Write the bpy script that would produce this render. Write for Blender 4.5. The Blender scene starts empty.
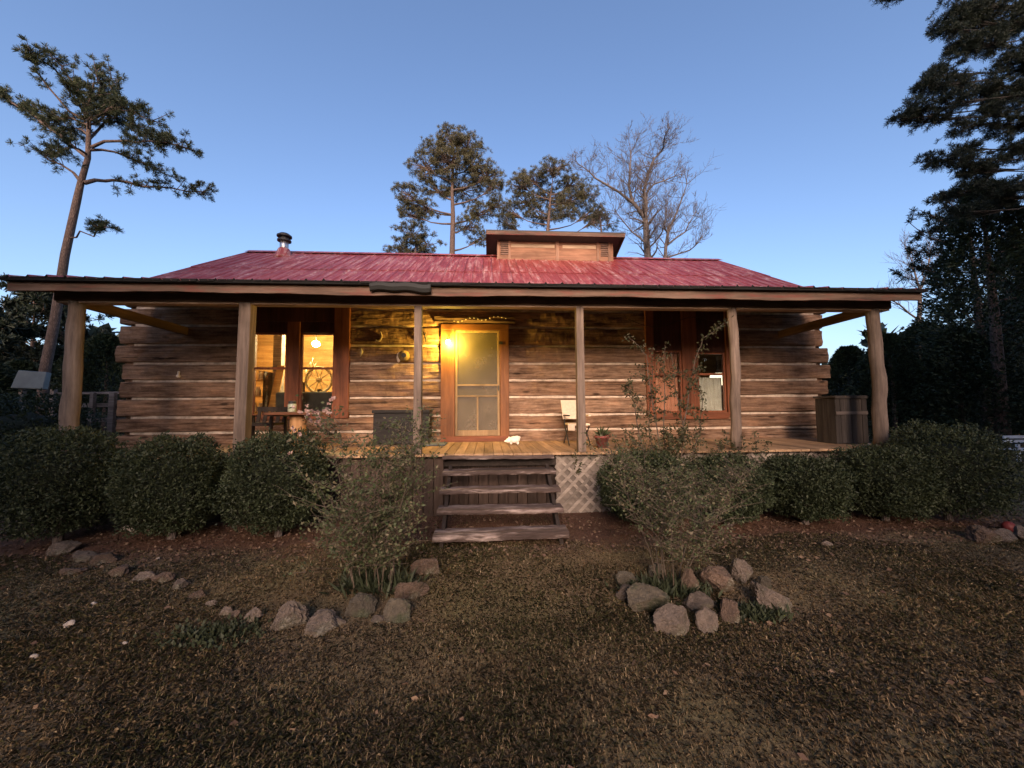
import bpy, bmesh, math, random
import numpy as np
from mathutils import Vector, Matrix, noise as mnoise
R = math.radians
scene = bpy.context.scene
COL = scene.collection
rng = np.random.default_rng(7)
random.seed(7)

# ------------------------------------------------------------------ camera
F = 385.0
YAW, PITCH, ROLL, CZ = R(3.6), R(3.42), R(.37), 1.6
fw = Vector((math.sin(YAW)*math.cos(PITCH), math.cos(YAW)*math.cos(PITCH), math.sin(PITCH)))
r0 = Vector((math.cos(YAW), -math.sin(YAW), 0)); u0 = r0.cross(fw)
rt = r0*math.cos(ROLL) - u0*math.sin(ROLL); up = u0*math.cos(ROLL) + r0*math.sin(ROLL)
cam = bpy.data.cameras.new('camera'); camo = bpy.data.objects.new('camera', cam); COL.objects.link(camo)
M = Matrix((rt, up, -fw)).transposed().to_4x4(); M.translation = (0, 0, CZ); camo.matrix_world = M
cam.sensor_fit = 'HORIZONTAL'; cam.sensor_width = 36; cam.lens = 36*F/1024
cam.clip_start = .05; cam.clip_end = 2000
scene.camera = camo

def at(px, py, Y):
    """the real point at distance Y that was surveyed at that spot of the photograph"""
    d = fw + rt*((px-512)/F) - up*((py-384)/F)
    t = Y/d.y
    return Vector((d.x*t, Y, CZ + d.z*t))
def ground_at(px, py, z=0):
    d = fw + rt*((px-512)/F) - up*((py-384)/F)
    t = (z-CZ)/d.z
    return Vector((d.x*t, d.y*t, z))

# ------------------------------------------------------------------ mesh helpers
class MB:
    def __init__(s): s.v, s.f, s.m = [], [], []
    def add(s, vs, fs, mi=0):
        b = len(s.v); s.v += [tuple(v) for v in vs]
        for f in fs: s.f.append(tuple(b+i for i in f)); s.m.append(mi)
    def box(s, x0, x1, y0, y1, z0, z1, mi=0):
        vs = [(x, y, z) for z in (z0, z1) for y in (y0, y1) for x in (x0, x1)]
        s.add(vs, [(0,2,3,1),(4,5,7,6),(0,1,5,4),(2,6,7,3),(0,4,6,2),(1,3,7,5)], mi); return s
    def bar(s, a, b, w, h, upv=(0,0,1), mi=0, w2=None, h2=None):
        a, b = Vector(a), Vector(b); d = (b-a).normalized(); u = Vector(upv)
        sd = d.cross(u)
        if sd.length < 1e-4: sd = d.cross(Vector((1,0,0)))
        sd.normalize(); u = sd.cross(d).normalized(); vs = []
        for p, ww, hh in ((a, w, h), (b, w2 or w, h2 or h)):
            for i, j in ((-1,-1),(1,-1),(1,1),(-1,1)): vs.append(p + sd*(i*ww/2) + u*(j*hh/2))
        s.add(vs, [(3,2,1,0),(4,5,6,7),(0,1,5,4),(1,2,6,5),(2,3,7,6),(3,0,4,7)], mi); return s
    def tube(s, pts, rad, n=8, mi=0, cap=True):
        pts = [Vector(p) for p in pts]
        if not hasattr(rad, '__len__'): rad = [rad]*len(pts)
        vs, fs = [], []; ref = None
        for i, p in enumerate(pts):
            t = (pts[min(i+1, len(pts)-1)] - pts[max(i-1, 0)])
            if t.length < 1e-7: t = Vector((0,0,1))
            t.normalize()
            if ref is None: ref = t.orthogonal().normalized()
            ref = (ref - t*ref.dot(t))
            ref = ref.normalized() if ref.length > 1e-5 else t.orthogonal().normalized()
            bn = t.cross(ref)
            for k in range(n):
                a = 2*math.pi*k/n
                vs.append(p + (ref*math.cos(a) + bn*math.sin(a))*rad[i])
        for i in range(len(pts)-1):
            for k in range(n):
                k2 = (k+1) % n
                fs.append((i*n+k, i*n+k2, (i+1)*n+k2, (i+1)*n+k))
        if cap:
            fs.append(tuple(range(n-1, -1, -1))); fs.append(tuple((len(pts)-1)*n+k for k in range(n)))
        s.add(vs, fs, mi); return s
    def lathe(s, prof, c=(0,0,0), n=20, mi=0):
        c = Vector(c); vs, fs = [], []
        for r, z in prof:
            for k in range(n):
                a = 2*math.pi*k/n; vs.append(c + Vector((r*math.cos(a), r*math.sin(a), z)))
        for i in range(len(prof)-1):
            for k in range(n):
                k2 = (k+1) % n; fs.append((i*n+k, i*n+k2, (i+1)*n+k2, (i+1)*n+k))
        fs.append(tuple(range(n-1, -1, -1))); fs.append(tuple((len(prof)-1)*n+k for k in range(n)))
        s.add(vs, fs, mi); return s
    def ball(s, c, r, sub=2, sc=(1,1,1), mi=0):
        bm = bmesh.new(); bmesh.ops.create_icosphere(bm, subdivisions=sub, radius=1)
        c = Vector(c)
        s.add([c + Vector((v.co.x*sc[0]*r, v.co.y*sc[1]*r, v.co.z*sc[2]*r)) for v in bm.verts], [tuple(v.index for v in f.verts) for f in bm.faces], mi)
        bm.free(); return s

def root_loc(o):
    while o.parent: o = o.parent
    return o.location.copy()
def link(name, me, parent=None, loc=None):
    o = bpy.data.objects.new(name, me); COL.objects.link(o)
    if parent: o.parent = parent
    if loc is not None: o.location = loc
    return o
def part(name, mb, mats, parent=None, smooth=False, bevel=0, loc=None, label=None):
    """mesh given in world coordinates; stored about the thing's own base point"""
    off = root_loc(parent) if parent else Vector(loc or (0,0,0))
    me = bpy.data.meshes.new(name)
    me.from_pydata([(v[0]-off.x, v[1]-off.y, v[2]-off.z) for v in mb.v], [], mb.f)
    for m in (mats if isinstance(mats, (list, tuple)) else [mats]): me.materials.append(m)
    if any(mb.m): me.polygons.foreach_set('material_index', mb.m)
    if smooth: me.polygons.foreach_set('use_smooth', [True]*len(mb.f))
    me.update()
    o = link(name, me, parent, None if parent else off)
    if bevel:
        b = o.modifiers.new('bevel', 'BEVEL'); b.width = bevel; b.segments = 2; b.limit_method = 'ANGLE'; b.angle_limit = R(40)
    if label: o['label'] = label
    return o
def arr_mesh(name, V, Fc, mats, mi=None, smooth=False):
    V = np.asarray(V, dtype=np.float32); Fc = np.asarray(Fc, dtype=np.int32)
    me = bpy.data.meshes.new(name); n, k = Fc.shape
    me.vertices.add(len(V)); me.vertices.foreach_set('co', V.ravel())
    me.loops.add(n*k); me.loops.foreach_set('vertex_index', Fc.ravel())
    me.polygons.add(n); me.polygons.foreach_set('loop_start', np.arange(n, dtype=np.int32)*k)
    for m in (mats if isinstance(mats, (list, tuple)) else [mats]): me.materials.append(m)
    if mi is not None: me.polygons.foreach_set('material_index', np.asarray(mi, dtype=np.int32))
    if smooth: me.polygons.foreach_set('use_smooth', np.ones(n, dtype=bool))
    me.update(calc_edges=True); return me
def tag(o, label, cat, group=None, kind=None):
    o['label'] = label; o['category'] = cat
    if group: o['group'] = group
    if kind: o['kind'] = kind
    return o
def thing(name, label, cat, loc=(0,0,0), group=None):
    o = bpy.data.objects.new(name, None); COL.objects.link(o); o.location = loc; o.empty_display_size = .2
    return tag(o, label, cat, group)
def dup(o, loc, rz=0, sc=None, label=None, group=None):
    r = o.copy(); COL.objects.link(r); r.location = loc; r.rotation_euler = (0, 0, rz)
    if sc: r.scale = sc if hasattr(sc, '__len__') else (sc, sc, sc)
    if label: r['label'] = label
    if group: r['group'] = group
    for ch in list(o.children):
        c = ch.copy(); COL.objects.link(c); c.parent = r
        for g in ch.children:
            d = g.copy(); COL.objects.link(d); d.parent = c
    return r

# leaf / needle scatter (numpy)
def unit(a): return a/np.maximum(np.linalg.norm(a, axis=1, keepdims=True), 1e-9)
def rand_dirs(n): return unit(rng.normal(size=(n, 3)))
def diamonds(P, D, L, Wd):
    """one leaf quad per point P along direction D"""
    n = len(P); L = np.broadcast_to(np.asarray(L, float), (n,))[:, None]; Wd = np.broadcast_to(np.asarray(Wd, float), (n,))[:, None]
    S = unit(np.cross(D, rand_dirs(n)))
    V = np.stack([P, P + D*L*.45 + S*Wd*.5, P + D*L, P + D*L*.45 - S*Wd*.5], axis=1).reshape(-1, 3)
    return V, np.arange(4*n).reshape(n, 4)
def needles(T, n, length, width, D0=None, bias=.6):
    """n thin needles fanning from each tuft point"""
    T = np.asarray(T, float); P = np.repeat(T, n, axis=0); D = rand_dirs(len(P))
    D = D + (np.repeat(D0, n, axis=0)*bias if D0 is not None else 0) + np.array([0, 0, .25]); D = unit(D)
    L = length*rng.uniform(.65, 1.1, len(P)); w = width*rng.uniform(.7, 1.3, len(P))
    S = unit(np.cross(D, rand_dirs(len(P))))*w[:, None]*.5
    E = P + D*L[:, None]
    V = np.stack([P + S*.6, E + S, E - S, P - S*.6], axis=1).reshape(-1, 3)
    return V, np.arange(4*len(P)).reshape(-1, 4)

# ------------------------------------------------------------------ materials
def newmat(name):
    m = bpy.data.materials.new(name); m.use_nodes = True; nt = m.node_tree
    return m, nt, nt.nodes['Principled BSDF'], nt.nodes['Material Output']
def N(nt, t, **k):
    n = nt.nodes.new(t)
    for a, b in k.items(): setattr(n, a, b)
    return n
def ramp(nt, fac, stops):
    r = N(nt, 'ShaderNodeValToRGB'); cr = r.color_ramp
    while len(cr.elements) < len(stops): cr.elements.new(.5)
    for e, (p, c) in zip(cr.elements, stops): e.position = p; e.color = (*c, 1)
    nt.links.new(fac, r.inputs[0]); return r.outputs[0]
def tex(nt, vec, scale, detail=4, rough=.6, sc=None):
    if sc:
        mp = N(nt, 'ShaderNodeMapping'); mp.inputs['Scale'].default_value = sc; nt.links.new(vec, mp.inputs[0]); vec = mp.outputs[0]
    n = N(nt, 'ShaderNodeTexNoise'); n.inputs['Scale'].default_value = scale; n.inputs['Detail'].default_value = detail; n.inputs['Roughness'].default_value = rough
    nt.links.new(vec, n.inputs['Vector']); return n.outputs['Fac']
def mix(nt, fac, a, b, mode='MIX'):
    m = N(nt, 'ShaderNodeMix', data_type='RGBA', blend_type=mode)
    if isinstance(fac, (int, float)): m.inputs[0].default_value = fac
    else: nt.links.new(fac, m.inputs[0])
    for s, v in ((6, a), (7, b)):
        if isinstance(v, (tuple, list)): m.inputs[s].default_value = (*v, 1)
        else: nt.links.new(v, m.inputs[s])
    return m.outputs[2]
def maprange(nt, v, a, b, c, d):
    m = N(nt, 'ShaderNodeMapRange'); nt.links.new(v, m.inputs[0])
    for i, x in enumerate((a, b, c, d)): m.inputs[i+1].default_value = x
    return m.outputs[0]
def bump(nt, h, bs, strength=.4, dist=.02):
    b = N(nt, 'ShaderNodeBump'); b.inputs['Strength'].default_value = strength; b.inputs['Distance'].default_value = dist
    nt.links.new(h, b.inputs['Height']); nt.links.new(b.outputs[0], bs.inputs['Normal'])
def wood(name, dark, light, axis='X', scale=1.0, rough=.75, bmp=.5, patch=None, spread=.35):
    m, nt, bs, out = newmat(name)
    tc = N(nt, 'ShaderNodeTexCoord').outputs['Object']
    e = {'X': (.9, 16, 16), 'Y': (16, .9, 16), 'Z': (16, 16, .9)}[axis]
    e = tuple(v*scale for v in e)
    g = tex(nt, tc, 1.6, 8, .7, e); big = tex(nt, tc, 1.1, 4, .6, tuple(v**.5 for v in e))
    mid = tuple((a+b)/2 for a, b in zip(dark, light))
    c = ramp(nt, g, [(.28, dark), (.52, mid), (.75, light)])
    isl = N(nt, 'ShaderNodeNewGeometry').outputs['Random Per Island']
    v = maprange(nt, isl, 0, 1, 1-spread, 1+spread)
    c = mix(nt, 1, c, maprange_rgb(nt, v), 'MULTIPLY')
    v2 = maprange(nt, big, .3, .7, .55, 1.35)
    c = mix(nt, 1, c, maprange_rgb(nt, v2), 'MULTIPLY')
    if patch:
        pf = maprange(nt, tex(nt, tc, 2.3, 5, .65, tuple(x**.6 for x in e)), .52, .66, 0, .8)
        c = mix(nt, pf, c, patch)
    nt.links.new(c, bs.inputs['Base Color']); bs.inputs['Roughness'].default_value = rough
    bs.inputs['Specular IOR Level'].default_value = .25
    bump(nt, g, bs, bmp, .012)
    return m
def maprange_rgb(nt, v):
    c = N(nt, 'ShaderNodeCombineColor')
    for i in range(3): nt.links.new(v, c.inputs[i])
    return c.outputs[0]
def plain(name, col, rough=.6, metal=0, var=.25, scale=12, bmp=.15):
    m, nt, bs, out = newmat(name)
    tc = N(nt, 'ShaderNodeTexCoord').outputs['Object']
    g = tex(nt, tc, scale, 6, .6)
    c = ramp(nt, g, [(.3, tuple(x*(1-var) for x in col)), (.7, tuple(min(1, x*(1+var)) for x in col))])
    nt.links.new(c, bs.inputs['Base Color']); bs.inputs['Roughness'].default_value = rough; bs.inputs['Metallic'].default_value = metal
    if bmp: bump(nt, g, bs, bmp, .01)
    return m
def leafmat(name, cols, trans=.25, rough=.6):
    m, nt, bs, out = newmat(name)
    isl = N(nt, 'ShaderNodeNewGeometry').outputs['Random Per Island']
    c = ramp(nt, isl, [(i/max(1, len(cols)-1), k) for i, k in enumerate(cols)])
    tc = N(nt, 'ShaderNodeTexCoord').outputs['Object']
    v = maprange(nt, tex(nt, tc, 1.7, 3), .3, .7, .7, 1.3)
    c = mix(nt, 1, c, maprange_rgb(nt, v), 'MULTIPLY')
    nt.links.new(c, bs.inputs['Base Color']); bs.inputs['Roughness'].default_value = rough
    bs.inputs['Specular IOR Level'].default_value = .3
    t = N(nt, 'ShaderNodeBsdfTranslucent'); nt.links.new(c, t.inputs[0])
    mx = N(nt, 'ShaderNodeMixShader'); mx.inputs[0].default_value = trans
    nt.links.new(bs.outputs[0], mx.inputs[1]); nt.links.new(t.outputs[0], mx.inputs[2]); nt.links.new(mx.outputs[0], out.inputs[0])
    return m
def emit(name, col, s):
    m, nt, bs, out = newmat(name)
    bs.inputs['Base Color'].default_value = (*col, 1); bs.inputs['Emission Color'].default_value = (*col, 1); bs.inputs['Emission Strength'].default_value = s
    return m
def glass(name, tint=(.9,.95,.95), refl=.08):
    m, nt, bs, out = newmat(name)
    t = N(nt, 'ShaderNodeBsdfTransparent'); t.inputs[0].default_value = (*tint, 1)
    g = N(nt, 'ShaderNodeBsdfGlossy'); g.inputs['Roughness'].default_value = .02
    tc = N(nt, 'ShaderNodeTexCoord').outputs['Object']
    b = N(nt, 'ShaderNodeBump'); b.inputs['Strength'].default_value = .06; b.inputs['Distance'].default_value = .05
    nt.links.new(tex(nt, tc, 2.2, 2), b.inputs['Height']); nt.links.new(b.outputs[0], g.inputs['Normal'])
    lw = N(nt, 'ShaderNodeFresnel'); lw.inputs[0].default_value = 1.5
    mp = maprange(nt, lw.outputs[0], 0, 1, refl*.5, 1)
    mx = N(nt, 'ShaderNodeMixShader'); nt.links.new(mp, mx.inputs[0])
    nt.links.new(t.outputs[0], mx.inputs[1]); nt.links.new(g.outputs[0], mx.inputs[2]); nt.links.new(mx.outputs[0], out.inputs[0])
    return m
def screenmat(name, col, through):
    m, nt, bs, out = newmat(name)
    bs.inputs['Base Color'].default_value = (*col, 1); bs.inputs['Roughness'].default_value = .7
    tc = N(nt, 'ShaderNodeTexCoord').outputs['Object']
    g = tex(nt, tc, 3, 4); nt.links.new(ramp(nt, g, [(.3, tuple(x*.7 for x in col)), (.7, tuple(x*1.25 for x in col))]), bs.inputs['Base Color'])
    t = N(nt, 'ShaderNodeBsdfTransparent'); mx = N(nt, 'ShaderNodeMixShader'); mx.inputs[0].default_value = through
    nt.links.new(bs.outputs[0], mx.inputs[1]); nt.links.new(t.outputs[0], mx.inputs[2]); nt.links.new(mx.outputs[0], out.inputs[0])
    return m
def roofmat(name):
    m, nt, bs, out = newmat(name)
    tc = N(nt, 'ShaderNodeTexCoord').outputs['Object']
    streak = tex(nt, tc, 1.0, 7, .7, (9, .9, .9)); fine = tex(nt, tc, 9, 6, .7); sheet = tex(nt, tc, .9, 2, .5, (1.4, .3, .3))
    c = ramp(nt, streak, [(.25, (.17, .030, .029)), (.5, (.31, .058, .054)), (.78, (.43, .14, .125))])
    c = mix(nt, maprange(nt, sheet, .35, .65, 0, .5), c, (.21, .026, .028))
    w = N(nt, 'ShaderNodeMath', operation='MULTIPLY'); nt.links.new(maprange(nt, streak, .50, .62, 0, 1), w.inputs[0]); nt.links.new(maprange(nt, fine, .42, .62, 0, .75), w.inputs[1])
    c = mix(nt, w.outputs[0], c, (.60, .44, .41))
    rust = maprange(nt, tex(nt, tc, 2.2, 7, .7, (2, .7, .7)), .56, .70, 0, .75)
    c = mix(nt, rust, c, (.13, .04, .025))
    nt.links.new(c, bs.inputs['Base Color']); nt.links.new(maprange(nt, fine, .3, .7, .3, .6), bs.inputs['Roughness'])
    bs.inputs['Specular IOR Level'].default_value = .5
    bump(nt, fine, bs, .12, .01); return m
def rockmat(name, a, b, moss=0):
    m, nt, bs, out = newmat(name)
    tc = N(nt, 'ShaderNodeTexCoord').outputs['Object']
    g = tex(nt, tc, 16, 10, .78); g2 = tex(nt, tc, 5.5, 7, .7)
    c = ramp(nt, g, [(.3, a), (.5, tuple((x+y)/2 for x, y in zip(a, b))), (.7, b)])
    rnd = N(nt, 'ShaderNodeObjectInfo').outputs['Random']
    c = mix(nt, 1, c, maprange_rgb(nt, maprange(nt, rnd, 0, 1, .65, 1.25)), 'MULTIPLY')
    c = mix(nt, maprange(nt, g2, .58, .66, 0, .8), c, (.5, .45, .38))
    c = mix(nt, maprange(nt, tex(nt, tc, 5, 6), .5, .62, 0, .5 + .4*moss), c, (.035, .045, .02))
    nt.links.new(c, bs.inputs['Base Color']); bs.inputs['Roughness'].default_value = .9
    bump(nt, g, bs, 1, .05); return m
def barkmat(name, a, b):
    m, nt, bs, out = newmat(name)
    tc = N(nt, 'ShaderNodeTexCoord').outputs['Object']
    v = N(nt, 'ShaderNodeTexVoronoi', feature='DISTANCE_TO_EDGE'); v.inputs['Scale'].default_value = 1
    mp = N(nt, 'ShaderNodeMapping'); mp.inputs['Scale'].default_value = (26, 26, 7); nt.links.new(tc, mp.inputs[0]); nt.links.new(mp.outputs[0], v.inputs['Vector'])
    g = tex(nt, tc, 5, 7, .7, (2, 2, .7))
    c = ramp(nt, g, [(.3, a), (.7, b)])
    c = mix(nt, maprange(nt, v.outputs['Distance'], .0, .25, .6, 0), c, tuple(x*.3 for x in a))
    nt.links.new(c, bs.inputs['Base Color']); bs.inputs['Roughness'].default_value = .9
    bump(nt, v.outputs['Distance'], bs, .7, .04); return m

def hewn(name, axis):
    m, nt, bs, out = newmat(name)
    tc = N(nt, 'ShaderNodeTexCoord').outputs['Object']
    ax = lambda a, b: {'X': (a, b, b), 'Y': (b, a, b)}[axis]
    g = tex(nt, tc, 1.6, 9, .75, ax(.7, 17)); crk = tex(nt, tc, 1.0, 5, .6, ax(.55, 26)); blot = tex(nt, tc, 1.7, 6, .68, ax(.9, 2.6)); hew = tex(nt, tc, 1.0, 3, .5, ax(5, 3))
    isl = N(nt, 'ShaderNodeNewGeometry').outputs['Random Per Island']
    c = ramp(nt, g, [(.25, (.060, .036, .025)), (.42, (.16, .098, .066)), (.58, (.28, .185, .13)), (.76, (.44, .33, .25))])
    c = mix(nt, 1, c, ramp(nt, blot, [(.3, (.42, .38, .36)), (.5, (.95, .95, .95)), (.68, (1.45, 1.35, 1.25))]), 'MULTIPLY')
    c = mix(nt, 1, c, ramp(nt, isl, [(0, (.78, .74, .70)), (.5, (1.05, 1.0, .95)), (1, (1.15, 1.16, 1.15))]), 'MULTIPLY')
    c = mix(nt, maprange(nt, crk, .62, .68, 0, .85), c, (.018, .011, .008))
    v = N(nt, 'ShaderNodeTexVoronoi'); mp = N(nt, 'ShaderNodeMapping'); mp.inputs['Scale'].default_value = ax(1.6, 4.5); nt.links.new(tc, mp.inputs[0]); nt.links.new(mp.outputs[0], v.inputs['Vector']); v.inputs['Scale'].default_value = 1
    c = mix(nt, maprange(nt, v.outputs['Distance'], .07, .16, .8, 0), c, (.03, .018, .012))
    nt.links.new(c, bs.inputs['Base Color']); bs.inputs['Roughness'].default_value = .9; bs.inputs['Specular IOR Level'].default_value = .15
    h = N(nt, 'ShaderNodeMath', operation='ADD'); nt.links.new(g, h.inputs[0]); nt.links.new(maprange(nt, crk, .60, .68, 0, -1.2), h.inputs[1])
    h2 = N(nt, 'ShaderNodeMath', operation='ADD'); nt.links.new(h.outputs[0], h2.inputs[0]); nt.links.new(maprange(nt, hew, .3, .7, 0, 1.6), h2.inputs[1])
    bump(nt, h2.outputs[0], bs, .9, .018); return m
M_log = hewn('hewn_log', 'X'); M_logY = hewn('hewn_log_side', 'Y')
M_chink = plain('lime_chinking', (.52, .42, .33), .9, var=.45, scale=7, bmp=.6)
M_frame = wood('red_brown_frame', (.13, .042, .020), (.30, .105, .05), 'Z', 1, .6, .35)
M_frameX = wood('red_brown_frame_cross', (.13, .042, .020), (.30, .105, .05), 'X', 1, .6, .35)
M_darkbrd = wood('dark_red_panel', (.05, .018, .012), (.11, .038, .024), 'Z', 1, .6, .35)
M_door = wood('honey_pine_frame', (.14, .052, .018), (.29, .118, .045), 'Z', 1, .55, .3)
M_doorX = wood('honey_pine_cross', (.14, .052, .018), (.29, .118, .045), 'X', 1, .55, .3)
M_strip = wood('pale_pine_strip', (.21, .135, .065), (.34, .235, .13), 'Z', 1, .6, .2)
M_grey = wood('weathered_grey_wood', (.10, .078, .066), (.32, .25, .215), 'X', 1, .85, .7, spread=.2)
M_greyZ = wood('weathered_grey_post', (.095, .07, .058), (.27, .205, .165), 'Z', 1, .85, .7, spread=.2)
M_greyY = wood('weathered_deck', (.22, .13, .07), (.42, .28, .17), 'Y', .8, .7, .4, spread=.25)
M_tread = wood('worn_stair_timber', (.032, .022, .020), (.13, .095, .086), 'X', .8, .9, 1, patch=(.33, .27, .25), spread=.2)
M_dark = wood('dark_rough_timber', (.035, .022, .016), (.10, .065, .045), 'Y', 1, .9, .6)  # one even dark timber, used under the roofs and indoors
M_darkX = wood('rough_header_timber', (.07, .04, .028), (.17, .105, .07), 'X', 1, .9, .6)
M_fascia = wood('peeling_fascia', (.06, .038, .030), (.21, .14, .105), 'X', .7, .85, .6, patch=(.17, .055, .045))
M_lattice = wood('pale_lattice', (.18, .15, .13), (.33, .285, .25), 'X', 1, .8, .3)
M_roof = roofmat('worn_red_metal')
M_steel = plain('galvanised_pipe', (.55, .53, .52), .35, .9)
M_black = plain('black_metal', (.025, .024, .024), .6)
M_edge_black = plain('near_black_edge', (.007, .007, .007), .95)  # near-black colour for the porch roof edge
M_stringer = wood('dark_stringer', (.012, .009, .008), (.035, .026, .022), 'Y')
M_glass = glass('window_glass')
M_inwood = wood('interior_pine', (.34, .17, .055), (.60, .36, .14), 'X', .7, .6, .2)
M_inceil = wood('ceiling_planks', (.34, .20, .08), (.62, .42, .20), 'X', .6, .6, .3)
M_screen = screenmat('insect_screen', (.13, .105, .075), .30)
M_curtain = plain('orange_curtain', (.62, .25, .15), .9, var=.25, scale=5)
M_pale = plain('pale_curtain', (.62, .52, .43), .9, var=.2, scale=5)
M_bark = barkmat('pine_bark', (.07, .045, .036), (.19, .13, .105))
M_darkbark = barkmat('dark_pine_bark', (.02, .016, .014), (.06, .05, .042))
M_barkg = barkmat('grey_bark', (.08, .065, .058), (.20, .16, .145))
M_twig = plain('rose_cane', (.075, .056, .042), .8)
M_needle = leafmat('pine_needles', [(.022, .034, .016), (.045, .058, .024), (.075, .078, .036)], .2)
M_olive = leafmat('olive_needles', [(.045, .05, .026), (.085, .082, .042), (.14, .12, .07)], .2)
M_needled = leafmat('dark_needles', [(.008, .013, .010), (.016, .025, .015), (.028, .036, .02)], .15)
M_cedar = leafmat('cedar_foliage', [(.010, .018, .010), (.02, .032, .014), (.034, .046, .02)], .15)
M_box = leafmat('shrub_leaves', [(.015, .022, .011), (.031, .043, .019), (.054, .066, .033)], .2)
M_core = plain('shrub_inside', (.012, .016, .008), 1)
M_rose = leafmat('rose_leaves', [(.05, .058, .028), (.055, .08, .034), (.09, .10, .05), (.17, .14, .095)], .3)
M_petal = leafmat('faded_blossoms', [(.34, .20, .19), (.5, .34, .31), (.62, .5, .44)], .3)
M_rock = rockmat('lichen_fieldstone', (.05, .04, .033), (.25, .195, .16))
M_rockred = rockmat('iron_fieldstone', (.05, .034, .026), (.18, .12, .088))
M_rockmoss = rockmat('mossy_fieldstone', (.04, .034, .027), (.16, .135, .10), 1)

# ------------------------------------------------------------------ ground
def gz(x, y):
    return (.035*mnoise.noise((x*.7, y*.7, 3)) + .018*mnoise.noise((x*2.3, y*2.3, 8)))*max(0, 1-((x*x+y*y)**.5/60))
def axis_pts():
    a = [0.0]; st = .09
    while a[-1] < 900: 
        a.append(a[-1]+st)
        if a[-1] > 7: st *= 1.22
    return a
ap = axis_pts(); xs = [-a for a in ap[:0:-1]] + ap; ys = [-a+3 for a in ap[:0:-1]] + [a+3 for a in ap]
GV = [(x, y, gz(x, y)) for y in ys for x in xs]; nx = len(xs)
GF = [(j*nx+i, j*nx+i+1, (j+1)*nx+i+1, (j+1)*nx+i) for j in range(len(ys)-1) for i in range(nx-1)]
def groundmat():
    m, nt, bs, out = newmat('dry_lawn_soil')
    tc = N(nt, 'ShaderNodeTexCoord').outputs['Object']
    big = tex(nt, tc, .55, 5, .6); med = tex(nt, tc, 3.2, 6, .7); fine = tex(nt, tc, 34, 6, .75)
    c = ramp(nt, fine, [(.28, (.060, .042, .029)), (.5, (.15, .11, .068)), (.75, (.27, .205, .13))])
    gr = ramp(nt, fine, [(.28, (.05, .048, .022)), (.5, (.13, .115, .055)), (.75, (.23, .20, .11))])
    c = mix(nt, maprange(nt, big, .42, .62, 0, .85), c, gr)
    c = mix(nt, maprange(nt, med, .5, .66, 0, .6), c, (.10, .064, .045))
    # pine straw bed under the shrubs
    sx = N(nt, 'ShaderNodeSeparateXYZ'); nt.links.new(tc, sx.inputs[0])
    ad = N(nt, 'ShaderNodeMath', operation='ADD'); nt.links.new(sx.outputs['Y'], ad.inputs[0])
    nt.links.new(maprange(nt, med, 0, 1, -.5, .5), ad.inputs[1])
    bed = maprange(nt, ad.outputs[0], 4.25, 4.75, 0, .85); far = maprange(nt, sx.outputs['Y'], 7.8, 9, 1, 0)
    mm = N(nt, 'ShaderNodeMath', operation='MULTIPLY'); nt.links.new(bed, mm.inputs[0]); nt.links.new(far, mm.inputs[1])
    ab = N(nt, 'ShaderNodeMath', operation='ABSOLUTE'); nt.links.new(sx.outputs['X'], ab.inputs[0])
    mm2 = N(nt, 'ShaderNodeMath', operation='MULTIPLY'); nt.links.new(mm.outputs[0], mm2.inputs[0]); nt.links.new(maprange(nt, ab.outputs[0], 6.6, 7.6, 1, 0), mm2.inputs[1]); mm = mm2
    straw = ramp(nt, tex(nt, tc, 22, 7, .75, (1, 2.2, 1)), [(.3, (.05, .025, .019)), (.7, (.18, .095, .068))])
    c = mix(nt, mm.outputs[0], c, straw)
    nt.links.new(c, bs.inputs['Base Color']); bs.inputs['Roughness'].default_value = .95; bs.inputs['Specular IOR Level'].default_value = .1
    bump(nt, fine, bs, .9, .04); return m
gme = arr_mesh('ground', GV, GF, groundmat(), smooth=True)
g = link('ground', gme); g['kind'] = 'structure'; g['label'] = 'dry brown lawn in front of the cabin'

# grass blades
def vnoise(P, s, seed):
    return np.array([mnoise.noise((p[0]*s, p[1]*s, seed)) for p in P])
def grass_patch(n, x0, x1, y0, y1):
    P = np.stack([rng.uniform(x0, x1, n), rng.uniform(y0, y1, n)], axis=1)
    return P
def visible(P): return (np.abs(P[:, 0]-P[:, 1]*.06) < P[:, 1]*1.42+.4) | (rng.random(len(P)) < .55)
Ps = [grass_patch(230000, -4.5, 4.7, 1.25, 3.0), grass_patch(190000, -7.5, 7.7, 3.0, 4.7), grass_patch(28000, -9, 9.5, 4.7, 6.6), grass_patch(40000, 6.8, 20, 2.5, 18), grass_patch(40000, -20, -6.8, 2.5, 18), grass_patch(30000, -9, 9, .3, 1.3), grass_patch(30000, -9, 9, 1.3, 3)]
P = np.concatenate(Ps); P = P[visible(P)]
bed = (P[:, 1] > 4.45 + .25*np.sin(P[:, 0]*2.1)) & (P[:, 0] < 6.5) & (P[:, 0] > -7.4) & (P[:, 1] < 8) & (np.abs(P[:, 0]-.15) > 1.0)
keep = ~bed | (rng.random(len(P)) < .22)
P = P[keep]
lush = vnoise(P, .8, 2) + .35*vnoise(P, 2.6, 5)
pth = np.exp(-((P[:, 0]-.15)/1.3)**2)
keep = rng.random(len(P)) < np.clip(.62 + lush*.7 + pth*.25, .15, 1); P = P[keep]; lush = lush[keep]
n = len(P); Z = np.array([gz(x, y) for x, y in P])
A = rng.uniform(0, 2*np.pi, n); tilt = rng.uniform(.6, 1.5, n)
D = np.stack([np.cos(A)*np.sin(tilt), np.sin(A)*np.sin(tilt), np.cos(tilt)], axis=1)
L = rng.uniform(.014, .048, n)*(1+.5*np.clip(lush, -.5, .8)); wd = rng.uniform(.0009, .0022, n)*(.6+.3*P[:, 1])
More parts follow.
